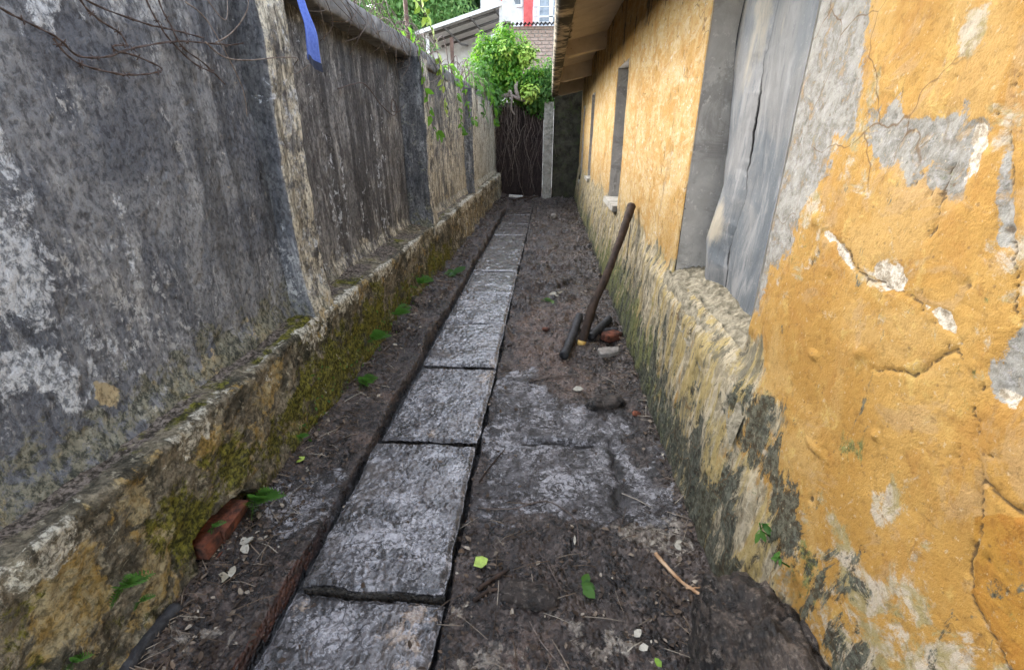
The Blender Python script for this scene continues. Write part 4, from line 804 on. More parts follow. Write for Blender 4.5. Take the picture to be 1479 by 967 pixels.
for x_, y_ in ((-1.68, 18.0), (-4.2, 18.2), (-1.68, 22.0)):
    q = MB(); q.box((x_-.05, y_-.05, -.3), (x_+.05, y_+.05, roofz(x_)-.03)); q.build('post', M['tin'], sh, False)
A_, B_ = np.meshgrid(np.linspace(-5, -1.62, 40), np.linspace(-.3, 4.9, 40), indexing='ij')
mk('screen', np.stack([A_, 20.6+(fbm(A_*1.5, B_*1.2, o=3, seed=211)-.5)*.3, np.minimum(B_, roofz(A_)-.15)], -1).reshape(-1, 3), gridF(40, 40), M['tarp'], sh)
bwall = empty('brick_wall', (-.5, 18, 0), 'pale brick wall with a mossy corrugated top below the far house', 'wall')
q = MB(); q.box((-1.56, 18.05, -.3), (2.6, 18.25, 4.76)); q.build('mortar_bed', M['mortar'], bwall, False)
q = MB(); q.box((-.108, -.03, -.042), (.108, .03, .042), jit=.006); bp = q.build('brick', M['oldbrick'], bwall, False); bp.location = (-1.42, 18.035, 4.70)
cnt = 0
for r_ in range(15):
    for c_ in range(8):
        x_ = -1.42+c_*.24+.12*(r_ % 2)
        if (r_ or c_) and x_ < .25: dup(bp, (x_, 18.035+random.uniform(-.008, .008), 4.70-r_*.105), (0, random.uniform(-.02, .02), 0), (random.uniform(.93, 1), 1, random.uniform(.9, 1.0))); cnt += 1
A_, B_ = np.meshgrid(np.linspace(-1.62, 2.7, 260), np.linspace(17.75, 18.5, 8), indexing='ij')
mk('corrugated_top', np.stack([A_, B_, 4.80+.028*np.sin(A_*2*PI/.13)+.10*(B_-17.75)], -1).reshape(-1, 3), gridF(260, 8), M['asb'], bwall)
q = MB(); q.add([(-1.62, 17.7, 5.6), (-1.30, 17.7, 5.55), (-1.0, 17.75, 4.85), (-1.62, 17.75, 4.85), (-1.62, 17.74, 5.6), (-1.30, 17.74, 5.55), (-1.0, 17.79, 4.85), (-1.62, 17.79, 4.85)], [(0, 3, 2, 1), (4, 5, 6, 7), (0, 1, 5, 4), (1, 2, 6, 5), (2, 3, 7, 6), (3, 0, 4, 7)]); o = q.build('roof_panel', M['tarp'], bwall, False)
fh = empty('white_house', (0, 26, 0), 'far white house with red columns and white framed windows', 'house')
S_ = 26/18
q = MB(); q.box((-3.4, 26.1, -.3), (6, 30, 11)); q.build('wall', M['housewhite'], fh, False)
for a, b in ((-2.42, -2.12), (-1.36, -.93), (1.6, 2.0)):
    q = MB(); q.box((a, 25.9, -.3), (b, 26.1, 11)); q.build('column', M['red'], fh, False)
for a, b, c, d, nb in ((-2.02, -1.42, 6.95, 8.4, 5), (-.72, .55, 6.1, 8.4, 0), (.65, 1.5, 6.1, 8.4, 0)):
    q = MB(); t = .09
    q.box((a, 26.0, c), (a+t, 26.1, d)); q.box((b-t, 26.0, c), (b, 26.1, d)); q.box((a+t, 26.0, d-t), (b-t, 26.1, d)); q.box((a+t, 26.0, c), (b-t, 26.1, c+t)); q.box((a+t, 26.01, c+.42), (b-t, 26.09, c+.50))
    if b-a > 1: q.box(((a+b)/2-t, 26.01, c+t), ((a+b)/2+t, 26.09, d-t))
    w = q.build('window', M['housewhite'], fh, False)
    q = MB(); q.box((a+t, 26.07, c+t), (b-t, 26.085, d-t)); q.build('pane', M['dkglass'], w, False)
    if nb:
        q = MB()
        for i in range(nb): xx_ = a+t+(b-a-2*t)*(i+.5)/nb; q.box((xx_-.012, 26.03, c+t), (xx_+.012, 26.05, d-t))
        q.build('bars', M['dkmetal'], w, False)
q = MB(); 
for z_ in (6.0, 6.25, 6.5, 6.85): q.tube([(-.90, 25.6, z_), (3, 25.6, z_)], .022, 6)
for x_ in (-.9, .2, 1.3, 2.4): q.tube([(x_, 25.6, 5.6), (x_, 25.6, 6.87)], .025, 6)
q.build('railing', M['tin'], fh); q = MB(); q.box((-3.4, 25.5, 5.4), (6, 26.1, 5.62)); q.build('balcony_slab', M['post'], fh, False)

# ---------------------------------------------------------------- trees beyond the wall
def tree(label, base, h, blobs, n, L, leafm, droop=.6, name='broadleaf_tree'):
    t = empty(name, base, label, 'tree', 'trees beyond the boundary wall'); bx, by, bz = base
    cz = min(b[2] for b in blobs); q = MB()
    q.tube(spline([(bx, by, bz), (bx+.15, by, bz+(cz-bz)*.5), (bx, by+.1, cz+.6)], 12), np.linspace(.22, .13, 12)*h/9, 9, .08); q.build('trunk', M['trunk'], t)
    for b in blobs:
        q = MB(); q.tube(spline([(bx+.05, by, cz-.4), ((bx+b[0])/2, (by+b[1])/2, (cz+b[2])/2+.1), (b[0], b[1], b[2]+b[5]*.6)], 8), np.linspace(.10, .025, 8)*h/9, 6, .1); q.build('limb', M['trunk'], t)
    q = MB(); crown(q, blobs, n, L, droop); q.build('crown', leafm, t)
tree('mid green feathery tree behind the near coping of the wall', (-9.5, 22, 0), 9, [(-10, 22, 6.8, 2.0, 2, 1.6), (-8.6, 21.5, 5.6, 1.6, 1.6, 1.3), (-8.2, 22.5, 7.4, 1.7, 1.6, 1.5), (-10.5, 22.5, 5.2, 1.6, 1.5, 1.2), (-9, 23, 8.8, 1.8, 1.6, 1.2)], 16000, .15, M['treeleaf'])
tree('bright green tree behind the rusty pole and shed roof', (-6.3, 24, 0), 10, [(-6.2, 24, 7.0, 1.9, 1.8, 1.6), (-5.2, 24.5, 8.4, 1.8, 1.6, 1.4), (-7.4, 24, 8.2, 1.5, 1.5, 1.3), (-6.6, 23.5, 5.3, 1.7, 1.5, 1.2), (-4.6, 24, 6.8, 1.2, 1.2, 1.1)], 16000, .16, M['treeleaf'])
tree('dark green tree beside the far house above the shed roof', (-3.4, 27, 0), 11, [(-3.6, 27, 8.6, 1.5, 1.4, 1.6), (-4.6, 27.5, 7.4, 1.6, 1.4, 1.4), (-3.0, 27, 10, 1.3, 1.3, 1.2), (-5.2, 27, 9.6, 1.6, 1.4, 1.4)], 7000, .26, M['darkleaf'])
tree('yellow green young tree just beyond the rusty pole', (-4.3, 13.5, 0), 5, [(-4.3, 13.5, 3.4, .8, .7, .55), (-3.5, 13.2, 3.15, .7, .6, .40), (-5.0, 13.8, 3.6, .8, .7, .5), (-4.4, 13.6, 2.7, 1.1, .8, .5)], 4200, .15, M['leaf'], .9, 'young_tree')
tree('distant dark tree rising behind the mid green feathery tree', (-13, 30, 0), 13, [(-13, 30, 9, 2.6, 2.4, 2.2), (-10.5, 30, 10.5, 2.4, 2.2, 2), (-8, 30.5, 10.6, 2.4, 2, 1.9), (-11.5, 30, 6.8, 2.4, 2, 1.8), (-8, 30, 7.5, 2.2, 2, 1.8)], 8000, .34, M['darkleaf'])
# far wooded slope closing the view
A_, B_ = np.meshgrid(np.linspace(-70, 40, 90), np.linspace(34, 75, 40), indexing='ij')
hz = (B_-34)*.34*(.8+.5*fbm(A_*.06, B_*.06, o=3, seed=221))-.3
hill = mk('hillside', np.stack([A_, B_, hz], -1).reshape(-1, 3), gridF(90, 40), M['ground']); tag(hill, None, None, kind='structure')
q = MB(); k_ = 26000; hx = rng.uniform(-60, 30, k_); hy = rng.uniform(34, 74, k_); hh = (hy-34)*.34*(.8+.5*fbm(hx*.06, hy*.06, o=3, seed=221))-.3
leaves(q, np.stack([hx, hy, hh+rng.random(k_)*2.6*(.4+fbm(hx*.5, hy*.5, o=2, seed=222))], -1), np.array([[0, -.5, .8]])+rng.normal(size=(k_, 3))*.5, .9+.8*rng.random(k_), .6, .2, .4)
o = q.build('hillside_wood', M['darkleaf']); tag(o, 'dense green wood covering the slope far behind the houses', 'wood', kind='stuff')

# ================================================================ THINGS ON THE LEFT WALL
def rod(name, pts, r, mat, label, cat, seg=8, wob=0, group=None):
    q = MB(); q.tube(pts, r, seg, wob); o = q.build(name, mat); return tag(o, label, cat, group)
rod('iron_pole', [(-1.50, 5.62, 2.0), (-1.50, 5.62, 2.6), (-1.505, 5.60, 3.6)], .022, M['rust'], 'tall thin rusty iron pole standing on the wall at the second pilaster', 'pole')
q = MB(); q.box((-1.455, 7.70, 2.05), (-1.41, 7.708, 2.80)); q.box((-1.418, 7.708, 2.05), (-1.41, 7.75, 2.80)); o = q.build('angle_iron', M['rust'], None, False); tag(o, 'short rusty angle iron stub on the wall beyond the pole', 'stake')
# blue cloth
zc = zz(1.925, 2.62, .012); tc = np.linspace(0, 1, 14); T, Zc = np.meshgrid(tc, zc, indexing='ij')
wdt = np.interp(Zc, [1.925, 2.05, 2.18, 2.30, 2.62], [.155, .145, .105, .075, .10]); yc = 2.965-.10*(Zc-1.92)*0+np.interp(Zc, [1.925, 2.1, 2.3, 2.62], [0, -.02, -.045, -.03])
Yc = yc+(T-.5)*wdt*2*(.5)+.004*np.sin(Zc*40); Xc = -1.345+.008*np.sin(T*PI*2.2+Zc*7)+.010*np.sin(Zc*16); Zq = Zc-.03*T*ss(2.0, 1.925, Zc)
cl = mk('blue_cloth', np.stack([Xc, Yc, Zq], -1).reshape(-1, 3), gridF(14, len(zc)), M['cloth']); tag(cl, 'blue cloth strip hanging from the coping beside the first pilaster', 'cloth')
so_ = cl.modifiers.new('thick', 'SOLIDIFY'); so_.thickness = .004
T, Zc = np.meshgrid(tc, np.linspace(1.905, 1.95, 5), indexing='ij')
hm = mk('hem', np.stack([-1.342+.008*np.sin(T*PI*2.2+1.93*7)+.010*np.sin(1.93*16)+.004, 2.965+(T-.5)*.158, Zc-.03*T], -1).reshape(-1, 3), gridF(14, 5), M['hem'], cl)
# dry vines and barbed wire on the near panel
def offx(P, x): return [(x+random.uniform(-.008, .012), a, b) for a, b in P]
dv = empty('barbed_wire', (-1.36, 1.8, 1.8), 'tangled rusty barbed wire loops hanging over the dark near wall panel', 'wire')
WI = [[(1.15, 1.90), (1.283, 1.836), (1.342, 1.815), (1.417, 1.791), (1.477, 1.758), (1.574, 1.767), (1.696, 1.807), (1.888, 1.856), (2.065, 1.878), (2.226, 1.895), (2.335, 1.919)],
 [(1.406, 1.79), (1.432, 1.752), (1.489, 1.733), (1.595, 1.722), (1.712, 1.734), (1.789, 1.757), (1.702, 1.784), (1.622, 1.79), (1.60, 1.80), (1.66, 1.81)],
 [(1.50, 2.0), (1.547, 1.907), (1.59, 1.869), (1.656, 1.843), (1.674, 1.807)], [(1.45, 1.98), (1.56, 1.91), (1.774, 1.892), (1.851, 1.892), (1.92, 1.893), (2.072, 1.896)],
 [(1.78, 2.1), (1.801, 1.962), (1.834, 1.889), (1.886, 1.851), (1.974, 1.796), (2.068, 1.775)], [(1.87, 2.15), (1.876, 1.979), (1.881, 1.908), (1.918, 1.843), (2.037, 1.803), (2.15, 1.74)]]
for P in WI:
    n = len(P)*6; S = spline(offx(P, -1.372), n); q = MB()
    a = S+.0016*np.stack([np.cos(np.arange(n)*.9), 0*np.arange(n), np.sin(np.arange(n)*.9)], -1); q.tube(a, .0022, 5, .2); q.tube(2*S-a, .0022, 5, .2)
    for i in range(3, n-2, 9):
        for s in range(3):
            d = rng.normal(size=3); d /= np.linalg.norm(d); q.tube([S[i]-d*.012, S[i], S[i]+d*.012], .0016, 4)
    q.build('strand', M['wire'], dv)
dvn = empty('dry_vine', (-1.33, 2.3, 2.0), 'thin pale dry vine stems crossing the first pilaster under the blue cloth', 'vine')
VI = [[(-1.37, 2.131, 1.888), (-1.34, 2.223, 1.944), (-1.30, 2.301, 2.045), (-1.30, 2.311, 2.15), (-1.34, 2.35, 2.3)], [(-1.36, 2.05, 1.88), (-1.36, 2.152, 1.841), (-1.33, 2.28, 1.845), (-1.265, 2.434, 1.875), (-1.262, 2.602, 1.891), (-1.36, 2.75, 1.88), (-1.46, 2.95, 1.86), (-1.46, 3.2, 1.95)],
 [(-1.37, 2.0, 2.0), (-1.36, 2.1, 1.95), (-1.37, 2.25, 1.75), (-1.39, 2.28, 1.62)], [(-1.37, 1.95, 2.2), (-1.36, 2.1, 2.05), (-1.35, 2.2, 1.98), (-1.36, 2.27, 2.1)]]
for P in VI: q = MB(); q.tube(spline(P, 30), .0032*np.linspace(1, .55, 30), 5, .25); q.build('stem', M['root'], dvn)
dvm = empty('dry_vine', (-1.38, 4, 2.3), 'bare brown dry vine tangle trailing over the coping beyond the blue cloth', 'vine')
for i in range(46):
    y0 = 2.75+3.6*random.random()**1.1; P = [(-1.55+.08*random.random(), y0, 2.44)]
    z = 2.42+.20*random.random(); y = y0
    P.append((-1.42, y+random.gauss(0, .1), z)); P.append((-1.33-.02*random.random(), y+random.gauss(.1, .14), 2.36+random.gauss(0, .04)))
    zl_ = 2.25-.35*random.random()**2
    P.append((-1.345+.02*random.random(), y+random.gauss(.2, .15), (2.3+zl_)/2)); P.append((-1.44+.06*random.random(), y+random.gauss(.25, .18), zl_))
    q = MB(); q.tube(spline(P, 20), (.0018+.0034*random.random())*np.linspace(1, .5, 20), 5, .2); q.build('stem', M['vine'] if i % 3 else M['root'], dvm)
for i in range(14):
    y0 = 2.9+1.6*random.random(); P = [(-1.45, y0, 2.42), (-1.42, y0+random.gauss(.1, .15), 2.58), (-1.4, y0+random.gauss(.3, .2), 2.75+.3*random.random()), (-1.4, y0+random.gauss(.5, .3), 2.85+.5*random.random())]
    q = MB(); q.tube(spline(P, 14), .003*np.linspace(1, .4, 14), 5, .2); q.build('stem', M['vine'], dvm)
for i in range(34):
    y0 = 5.9+6.2*random.random(); P = [(-1.5, y0, 2.40), (-1.36, y0+random.gauss(0, .15), 2.42+.25*random.random()), (-1.32, y0+random.gauss(.1, .2), 2.2), (-1.30, y0+random.gauss(.1, .25), 2.05-.5*random.random())]
    q = MB(); q.tube(spline(P, 14), (.003+.006*random.random())*np.linspace(1, .5, 14), 5, .2); q.build('stem', M['root'] if i % 2 else M['vine'], dvm)
q = MB(); q.tube(spline([(-1.47, 3.55, 1.83), (-1.46, 3.8, 1.88), (-1.45, 4.05, 1.90), (-1.46, 4.4, 1.78), (-1.45, 4.7, 1.70), (-1.44, 4.8, 1.76), (-1.45, 4.72, 1.84), (-1.45, 4.68, 1.74), (-1.45, 4.9, 1.74), (-1.46, 5.0, 1.78)], 50), .0045, 5, .2); o = q.build('wire_loop', M['wire']); tag(o, 'loose dark wire with a loop on the streaked middle wall panel', 'wire')
# leafy vines over the wall
def vine(path, nl, L, label, mat):
    t = empty('leafy_vine', path[0], label, 'vine', 'leafy vines hanging over the far wall'); S = spline(path, 40); q = MB(); q.tube(S, .006*np.linspace(1, .4, 40), 5, .1); q.build('stem', M['fernleaf'], t) if False else q.build('stem', M['vine'], t)
    protos = []
    for i in range(nl):
        p = S[int((i+.5)/nl*39)]
        if i < 3:
            q = MB(); leaves(q, np.zeros((1, 3)), np.array([[.9, -.4, .3]]), [L], .62, .15, 1.2, np.array([.2+.3*i])); o = q.build('leaf', mat, t); o.matrix_parent_inverse = Matrix.Translation(-Vector(t.location)); protos.append(o); o.location = Vector(p)
        else:
            c = protos[i % 3].copy(); COL.objects.link(c); c.location = Vector(p)+Vector((.01, random.gauss(0, .03), random.gauss(0, .02))); c.rotation_euler = (random.gauss(0, .5), random.gauss(0, .3), random.gauss(0, .5)); s = random.uniform(.7, 1.25); c.scale = (s, s, s)
vine([(-1.5, 5.25, 2.48), (-1.33, 5.15, 2.40), (-1.26, 5.10, 2.15), (-1.235, 5.14, 1.9), (-1.225, 5.30, 1.62), (-1.22, 5.6, 1.50)], 23, .085, 'leafy green vine hanging down the second pilaster nearest the pole', M['leaf'])
vine([(-1.5, 5.9, 2.9), (-1.40, 6.1, 2.75), (-1.36, 6.3, 2.5), (-1.33, 6.35, 2.25), (-1.31, 6.4, 2.0), (-1.31, 6.5, 1.72)], 30, .085, 'leafy green vine climbing then drooping between the pole and angle iron', M['limeleaf'])
vine([(-1.45, 6.9, 2.35), (-1.33, 6.9, 2.36), (-1.28, 6.95, 2.2), (-1.28, 7.1, 1.95), (-1.28, 7.3, 1.68), (-1.29, 7.35, 1.52)], 34, .085, 'dense leafy vine drooping below the angle iron stub', M['leaf'])
vine([(-1.5, 7.4, 2.40), (-1.32, 7.45, 2.34), (-1.26, 7.6, 2.15), (-1.26, 7.9, 1.9), (-1.26, 8.2, 1.75), (-1.24, 8.6, 1.78)], 34, .085, 'curling leafy vine on the third wall panel by the third pilaster', M['leaf'])
vine([(-1.45, 9.2, 2.35), (-1.30, 9.25, 2.36), (-1.24, 9.4, 2.2), (-1.24, 9.6, 2.0), (-1.25, 9.7, 1.85)], 22, .12, 'leafy vine trailing over the fourth wall panel past the third pilaster', M['fernleaf'])
vine([(-1.45, 10.9, 2.35), (-1.28, 10.9, 2.36), (-1.22, 11.1, 2.15), (-1.23, 11.3, 1.9), (-1.24, 11.4, 1.72)], 22, .14, 'leafy vine trailing at the far end of the wall by the bush', M['leaf'])
vine([(-1.5, 5.75, 3.2), (-1.46, 5.9, 3.05), (-1.44, 6.05, 2.85), (-1.42, 6.2, 2.7)], 17, .085, 'short leafy vine tip arching right of the rusty pole', M['limeleaf'])

# ferns and weeds
def fern(loc, nf, L, label, nrm=(1, -.3, .2), cat='fern', name='fern', leafm='fernleaf'):
    t = empty(name, loc, label, cat, 'small green plants at the wall foot'); N = Vector(nrm).normalized()
    for i in range(nf):
        a = -1.1+2.2*(i+.5)/nf+random.gauss(0, .15); up = Vector((0, 0, 1)); side = N.cross(up).normalized()
        d = (N*random.uniform(.35, .8)+side*math.sin(a)+up*math.cos(a)*.8).normalized(); l = L*random.uniform(.65, 1.1)
        P = [Vector(loc)+d*l*s+Vector((0, 0, -.45*l*s*s)) for s in np.linspace(0, 1, 9)]; P = np.array([list(p) for p in P]); q = MB(); q.tube(P, .0012, 4, tint=.4)
        for s in range(1, 9):
            w = l*.26*math.sin(PI*(s+1.2)/10.5); sd_ = d.cross(Vector((.5, -1, .6))).normalized()
            for sg in (-1, 1):
                e = Vector(P[s])+sd_*sg*w+d*w*.5+Vector((0, 0, -.15*w)); b_ = Vector(P[s]); m1 = (b_+e)/2+d*w*.22; m2 = (b_+e)/2-d*w*.22
                q.add([list(b_), list(m1), list(e), list(m2)], [(0, 1, 2, 3)], tint=random.random()*.6+.2)
        q.build('frond', M[leafm], t)
for lc, n_, L_, lb in [((-1.215, 2.961, .20), 9, .15, 'bright fern on the mossy plinth face, nearest of the three up the plinth'), ((-1.215, 3.504, .18), 8, .17, 'fern on the mossy plinth a little beyond the brightest fern'), ((-1.21, 4.25, .22), 7, .16, 'farthest fern on the mossy plinth, above the alley turn of the light'),
    ((-1.235, 1.50, .07), 10, .15, 'fern growing beside the exposed red bricks'), ((-1.235, .90, .30), 9, .08, 'small weed low on the ochre plinth near the left frame edge'), ((-1.24, .93, .20), 6, .045, 'tiny weed just below the weed on the ochre plinth'), ((-1.24, .72, .24), 6, .06, 'weed at the bottom left corner of the plinth'), ((-1.225, 1.894, .12), 6, .075, 'small weed at the plinth foot opposite the yellow fallen leaf'), ((-1.19, 2.62, .03), 8, .16, 'straggly weed in the mud under the bright fern'), ((-1.245, 1.27, .16), 5, .05, 'sprig growing left of the exposed bricks'), ]: fern(lc, n_, L_, lb)
def weed(loc, L, label, n=6):
    t = empty('weed', loc, label, 'plant', 'small green plants at the wall foot'); q = MB(); l0 = Vector(loc); q.tube([loc, list(l0+Vector((-.03, 0, .02))), list(l0+Vector((-.04, 0, .05)))], .0025, 5, tint=.3); q.build('stem', M['fernleaf'], t)
    for i in range(n):
        q = MB(); leaves(q, np.array([list(l0+Vector((-.035, random.gauss(0, .008), .02+.04*i/n)))]), np.array([[-.8, random.gauss(0, .5), .6]]), [L], .5, .15, .4); q.build('leaf', M['fernleaf'], t)
weed((.695, 1.105, .44), .034, 'bright green seedling growing out of the mouldy yellow wall', 7)
weed((.69, .98, .46), .02, 'tiny green seedling on the wall just behind the muddy rock', 6)

# ================================================================ THINGS ON THE GROUND
st = MB(); P = spline([(.30, 3.40, .02), (.385, 3.56, .28), (.50, 3.70, .52), (.595, 3.85, .75), (.675, 4.0, .95), (.70, 4.04, 1.02)], 44)
st.tube(P, np.interp(np.linspace(0, 1, 44), [0, .1, .5, .9, .96, 1], [.030, .036, .029, .036, .031, .012]), 12, .12); stick = st.build('leaning_stick', M['bark']); tag(stick, 'long dark bent stick leaning against the yellow wall', 'stick')
q = MB(); q.tube([(.298, 3.395, .010), (.306, 3.409, .044)], [.033, .0345], 12); q.build('cut_end', M['cutwood'], stick)
q = MB(); q.tube(spline([(.705, 4.05, 1.0), (.705, 4.06, .8), (.70, 4.05, .55)], 8), .003, 4); q.build('peeled_fibre', M['bark'], stick)
def log(a, b, r, mat, label, cat='log', name='charred_log'):
    q = MB(); S = spline([a, tuple((np.array(a)+np.array(b))/2+rng.normal(size=3)*.008), b], 16); q.tube(S, r*(1+.12*(rng.random(16)-.5)), 10, .10); o = q.build(name, mat); return tag(o, label, cat)
log((.155, 3.15, .03), (.300, 3.74, .13), .033, M['char'], 'black charred log propped left of the leaning stick'); log((.38, 3.50, .04), (.56, 3.80, .09), .032, M['char'], 'black charred log lying behind the leaning stick'); log((.30, 3.62, .03), (.62, 3.66, .035), .03, M['char'], 'black charred log lying crosswise under the others')
log((-1.235, .80, .05), (-1.225, 1.02, .055), .026, M['char'], 'black burnt log end at the plinth foot in the bottom left corner')
def lump(name, mat, loc, sc, label, cat, amp=.25, fr=2.2, sub=4, seed=1, rot=0, pw=.78):
    import bmesh
    bm = bmesh.new(); bmesh.ops.create_icosphere(bm, subdivisions=sub, radius=1); V = np.array([v.co[:] for v in bm.verts]); F = np.array([[v.index for v in f.verts] for f in bm.faces]); bm.free()
    V = np.sign(V)*np.abs(V)**pw; V0 = V; V = V0*np.array(sc)/max(sc)*1.35
    d = 1+amp*(fbm(V[:, 0]*fr+seed, V[:, 1]*fr, V[:, 2]*fr, o=3, seed=seed)-.5)*2+amp*.5*(np.abs(fbm(V[:, 0]*fr*4, V[:, 1]*fr*4+seed, V[:, 2]*fr*4, o=4, seed=seed+1)-.5))*2
    d = d-amp*.34*np.abs(fbm(V[:, 0]*fr*4.2, V[:, 1]*fr*4.2+seed, V[:, 2]*fr*4.2, o=5, seed=seed+2)-.5)*2-amp*.16*ss(.50, .60, fbm(V[:, 0]*fr*2.5, V[:, 1]*fr*2.5, V[:, 2]*fr*2.5+seed, o=4, seed=seed+3))+amp*.2
    V = V0*d[:, None]*np.array(sc); c, s = math.cos(rot), math.sin(rot); V = np.stack([V[:, 0]*c-V[:, 1]*s, V[:, 0]*s+V[:, 1]*c, V[:, 2]], -1)+np.array(loc)
    o = mk(name, V, F, mat); return tag(o, label, cat)
lump('rock', M['rock'], (.590, .70, .13), (.135, .29, .31), 'large dark muddy rock against the yellow wall in the bottom right corner', 'rock', .34, 1.25, 6, 3, 0, .72)
q = MB(); leaves(q, np.array([[.50, .86, .24], [.505, .88, .25]]), np.array([[-.6, .2, .7], [-.5, .3, .8]]), [.05, .04], .8, .1, .1, np.array([.1, .4])); o = q.build('pale_leaf', M['paleleaf']); tag(o, 'pale greenish leaf stuck on the muddy rock', 'leaf')
lump('brick_fragment', M['brick'], (.55, 3.54, .035), (.075, .05, .035), 'broken red brick piece behind the stick by the wall', 'brick', .14, 1.5, 4, 5, .5, .38)
lump('stone', M['stone'], (.50, 3.27, .018), (.085, .05, .028), 'flat grey stone in front of the broken brick', 'stone', .30, 1.6, 4, 6, .4, .55)
lump('stone', M['stone'], (.13, 9.4, .05), (.06, .05, .05), 'small pale stone on the mud far up the alley', 'stone', .2, 1.8, 3, 7)
lump('brick_fragment', M['brick'], (.02, 3.72, .006), (.03, .024, .012), 'small flat red brick chip on the tan mud beside the slabs', 'brick', .2, 2, 3, 9, .4, .45)
lump('brick_fragment', M['brick'], (.565, 2.42, .02), (.025, .02, .014), 'crumbled orange brick chip at the yellow wall foot', 'brick', .3, 2, 2, 10)
lump('soil_clod', M['rock'], (.40, 2.52, .02), (.12, .05, .035), 'black wet clod ridge on the crust before the log pile', 'clod', .35, 2, 4, 11, .2)
lump('soil_clod', M['rock'], (-.02, 1.19, .012), (.10, .05, .022), 'black clod beside the twig in the near mud', 'clod', .35, 2, 4, 12, -.2)
for lb, P, r, mt in [('long thin dark twig curving across the wet crust', [(-0.274, 1.619), (-0.117, 1.617), (0.022, 1.684), (0.115, 1.634), (0.163, 1.537), (0.166, 1.427)], .0032, 'vine'), ('straight pale twig in the middle of the near mud', [(0.025, 1.382), (.06, 1.29), (0.096, 1.209)], .0032, 'vine'), ('split orange wood stick near the yellow wall', [(.47, 1.41), (0.496, 1.37), (0.546, 1.294), (0.61, 1.208)], .0085, 'palewood'), ('short orange splinter crossing the split wood stick', [(0.551, 1.262), (.60, 1.262), (0.636, 1.285)], .0035, 'palewood'), ('thin brown twig on the tan mud beyond the crust', [(-0.085, 2.788), (.06, 2.85), (0.2, 2.897)], .006, 'vine'),
    ('dark stick lying in the mud by the lime green leaf', [(-0.214, 1.195), (-.16, 1.25), (-0.107, 1.292)], .009, 'bark'), ('second dark stick just below the lime green leaf', [(-.225, 1.15), (-.18, 1.19), (-.14, 1.20)], .008, 'bark'), ('fine pale straw at the bottom of the near mud', [(-0.019, 1.089), (.02, 1.03), (0.09, .96)], .002, 'root'), ('thin twig at the joint corner beside the wet crust', [(-.29, 1.78), (-.26, 1.88), (-.22, 1.99), (-.19, 2.06)], .004, 'bark'), ('pale twig below the green leaf bunch on the left', [(-1.16, 4.75), (-1.05, 4.82), (-.97, 5.0)], .007, 'root'), ('twig along the plinth foot beside the mossy plinth', [(-1.2, 3.0), (-1.17, 3.2), (-1.14, 3.45)], .006, 'vine')]:
    S = spline([(x, y, H(x, y)+r*.9+.002) for x, y in P], 18); S[:, 2] = [max(a, H(x, y)+r*.6) for a, (x, y) in zip(S[:, 2], S[:, :2])]
    q = MB(); q.tube(S, r*np.linspace(1, .7, 18), 6, .15); o = q.build('twig', M[mt]); tag(o, lb, 'twig', 'twigs on the ground')
def gleaf(x, y, L, mat, label, n=1, z=None, w=.7):
    q = MB(); P = np.array([[x+random.gauss(0, .1*L*(n > 1)), y+random.gauss(0, .1*L*(n > 1)), (H(x, y) if z is None else z)+.016] for _ in range(n)]); leaves(q, P, np.array([[0, -.25, 1]])+rng.normal(size=(n, 3))*.12, [L]*n if n == 1 else L*(.7+.6*rng.random(n)), w, .12, 0); o = q.build('fallen_leaf', M[mat]); tag(o, label, 'leaf', 'fallen leaves')
gleaf(-.245, 1.30, .062, 'limeleaf', 'bright lime green fallen leaf beside the near slab', w=.9); gleaf(-1.18, 1.84, .05, 'limeleaf', 'pale yellow leaf on the left mud strip'); gleaf(-1.17, 1.30, .05, 'paleleaf', 'white crumpled petals below the exposed bricks', 4); gleaf(-1.13, 1.16, .045, 'paleleaf', 'cream crumpled leaf on the near left mud', 3)
gleaf(.20, 2.70, .07, 'paleleaf', 'pale oval leaf on the tan mud before the logs'); gleaf(.10, 4.60, .10, 'paleleaf', 'pale dry leaves on the mud beyond the logs', 5); gleaf(-1.07, 5.25, .14, 'fernleaf', 'bunch of fresh green leaves at the left plinth foot', 9); gleaf(.56, 1.46, .035, 'paleleaf', 'pale leaf on the light dry patch by the yellow wall', 2); gleaf(.17, 1.25, .05, 'fernleaf', 'small wilted green sprig in the near mud', 4); gleaf(-.86, 4.05, .10, 'paleleaf', 'narrow pale leaf on the left edge of the slabs', w=.3); gleaf(.07, 4.5, .09, 'fernleaf', 'green leaves beside the pale dry leaves', 4); gleaf(.33, 1.06, .035, 'paleleaf', 'white petal scrap in the near right mud, farther of two'); gleaf(.37, 1.03, .035, 'paleleaf', 'white petal scrap in the near right mud, closer of two'); gleaf(.40, .97, .03, 'limeleaf', 'tiny yellow leaf near the muddy rock'); gleaf(.15, 1.42, .045, 'paleleaf', 'bent pale straw leaf in the near mud', w=.25)
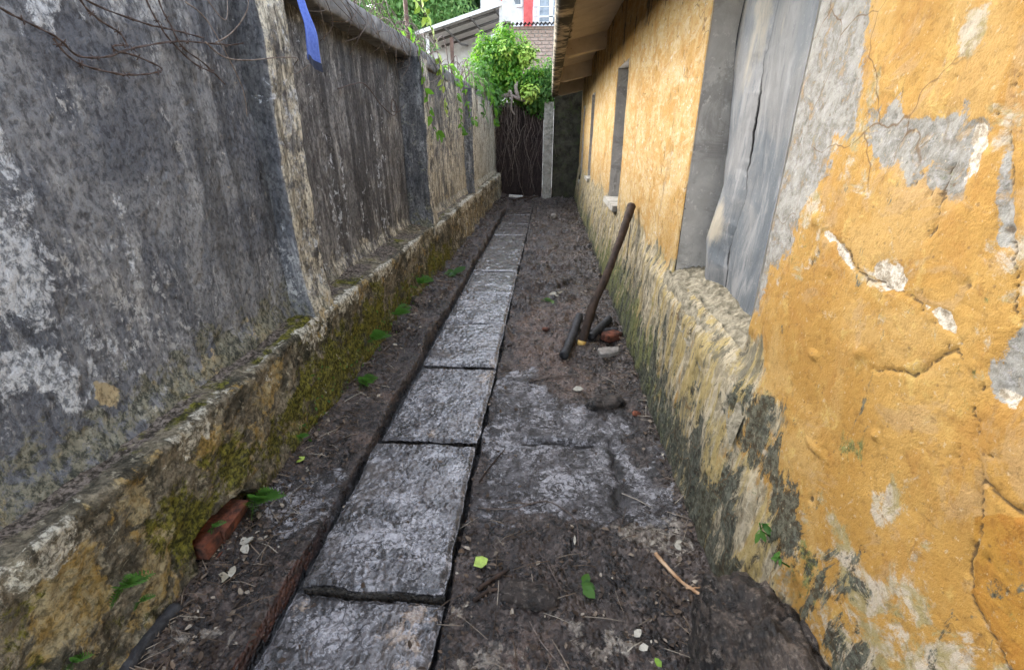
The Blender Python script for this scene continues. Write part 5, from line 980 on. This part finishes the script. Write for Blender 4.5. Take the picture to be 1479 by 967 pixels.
# litter nobody could count
def spots(n, f):
    out = []
    while len(out) < n:
        y = .8+(12.2-.8)*random.random()**1.5; x = random.uniform(-1.28, .70)
        if -.93 < x < -.33 and random.random() > .06: continue
        if random.random() < .45: x = random.choice((.66-.22*random.random()**1.5, -1.24+.2*random.random()**1.5))
        if random.random() < f(x, y): out.append((x, y))
    return np.array(out)
dens = lambda x, y: .06 if (-.3 < x < .6 and 1.55 < y < 2.6) else (1 if (x > .3 or x < -1.05 or 3.2 < y < 6 or y < 1.5) else .55)
S = spots(6500, dens); zq = soil_h(S[:, 0], S[:, 1]); q = MB(); n = len(S)
onsl = (S[:, 0] > -.90) & (S[:, 0] < -.34); zq = np.where(onsl, .022, zq)
leaves(q, np.stack([S[:, 0], S[:, 1], zq+.005], -1), np.array([[0, 0, 1.]])+rng.normal(size=(n, 3))*.35, (.010+.022*rng.random(n)**2)*(1+.10*S[:, 1]), .55, .25, 0, rng.random(n)**3.6)
o = q.build('leaf_litter', M['litter']); tag(o, 'scattered dead leaf scraps on the muddy alley floor', 'litter', kind='stuff')
S = spots(1300, dens); zq = soil_h(S[:, 0], S[:, 1]); q = MB()
for (x, y), z in zip(S, zq):
    if -.93 < x < -.33: continue
    a = random.random()*2*PI; l = (.02+.05*random.random())*(1+.07*y); d = np.array([math.cos(a), math.sin(a), 0])*l
    p0 = np.array([x, y, z+.004]); q.tube([p0-d, p0+np.array([random.gauss(0, .004), random.gauss(0, .004), .006]), p0+d], .0009+.0014*random.random(), 4, tint=random.random()**1.5)
o = q.build('twig_litter', M['litter']); tag(o, 'thin dead stems and rootlets strewn over the mud', 'litter', kind='stuff')
S = spots(1500, lambda x, y: dens(x, y)); zq = soil_h(S[:, 0], S[:, 1]); q = MB(); OCT = np.array([(1, 0, 0), (-1, 0, 0), (0, 1, 0), (0, -1, 0), (0, 0, 1), (0, 0, -1)], float); OF = [(0, 2, 4), (2, 1, 4), (1, 3, 4), (3, 0, 4), (2, 0, 5), (1, 2, 5), (3, 1, 5), (0, 3, 5)]
for (x, y), z in zip(S, zq):
    if -.93 < x < -.33: continue
    r = (.003+.009*random.random()**3)*(1+.09*y); q.add(OCT*r*np.array([1, random.uniform(.6, 1), .6])*(1+.3*(rng.random((6, 1))-.5))+np.array([x, y, z-r*.05]), None, OF, tint=random.random()**5)
o = q.build('pebbles', M['litter'], None, False); tag(o, 'small stones and crumbs scattered in the mud', 'pebbles', kind='stuff')
# moss tufts low on both walls
def tufts(n, f, label, nrm):
    q = MB(); P = np.array([f() for _ in range(n)]); leaves(q, P, np.array([nrm])+rng.normal(size=(n, 3))*.4, .010+.018*rng.random(n), .5, .3, .6); o = q.build('moss', M['fernleaf']); tag(o, label, 'moss', kind='stuff')
tufts(600, lambda: (lambda y, z: (.75-.10*(1-min(1, z/.85))*.6-.006, y, z))(2.5+2.8*random.random()**1.3, .03+.42*random.random()**1.6), 'green moss and tiny leaves at the foot of the yellow wall', (-1., -.2, .5))
tufts(260, lambda: (-1.215+random.gauss(0, .008), 1.9+3*random.random(), .02+.35*random.random()**1.7), 'green moss and tiny leaves along the dark plinth foot', (1., -.2, .5))
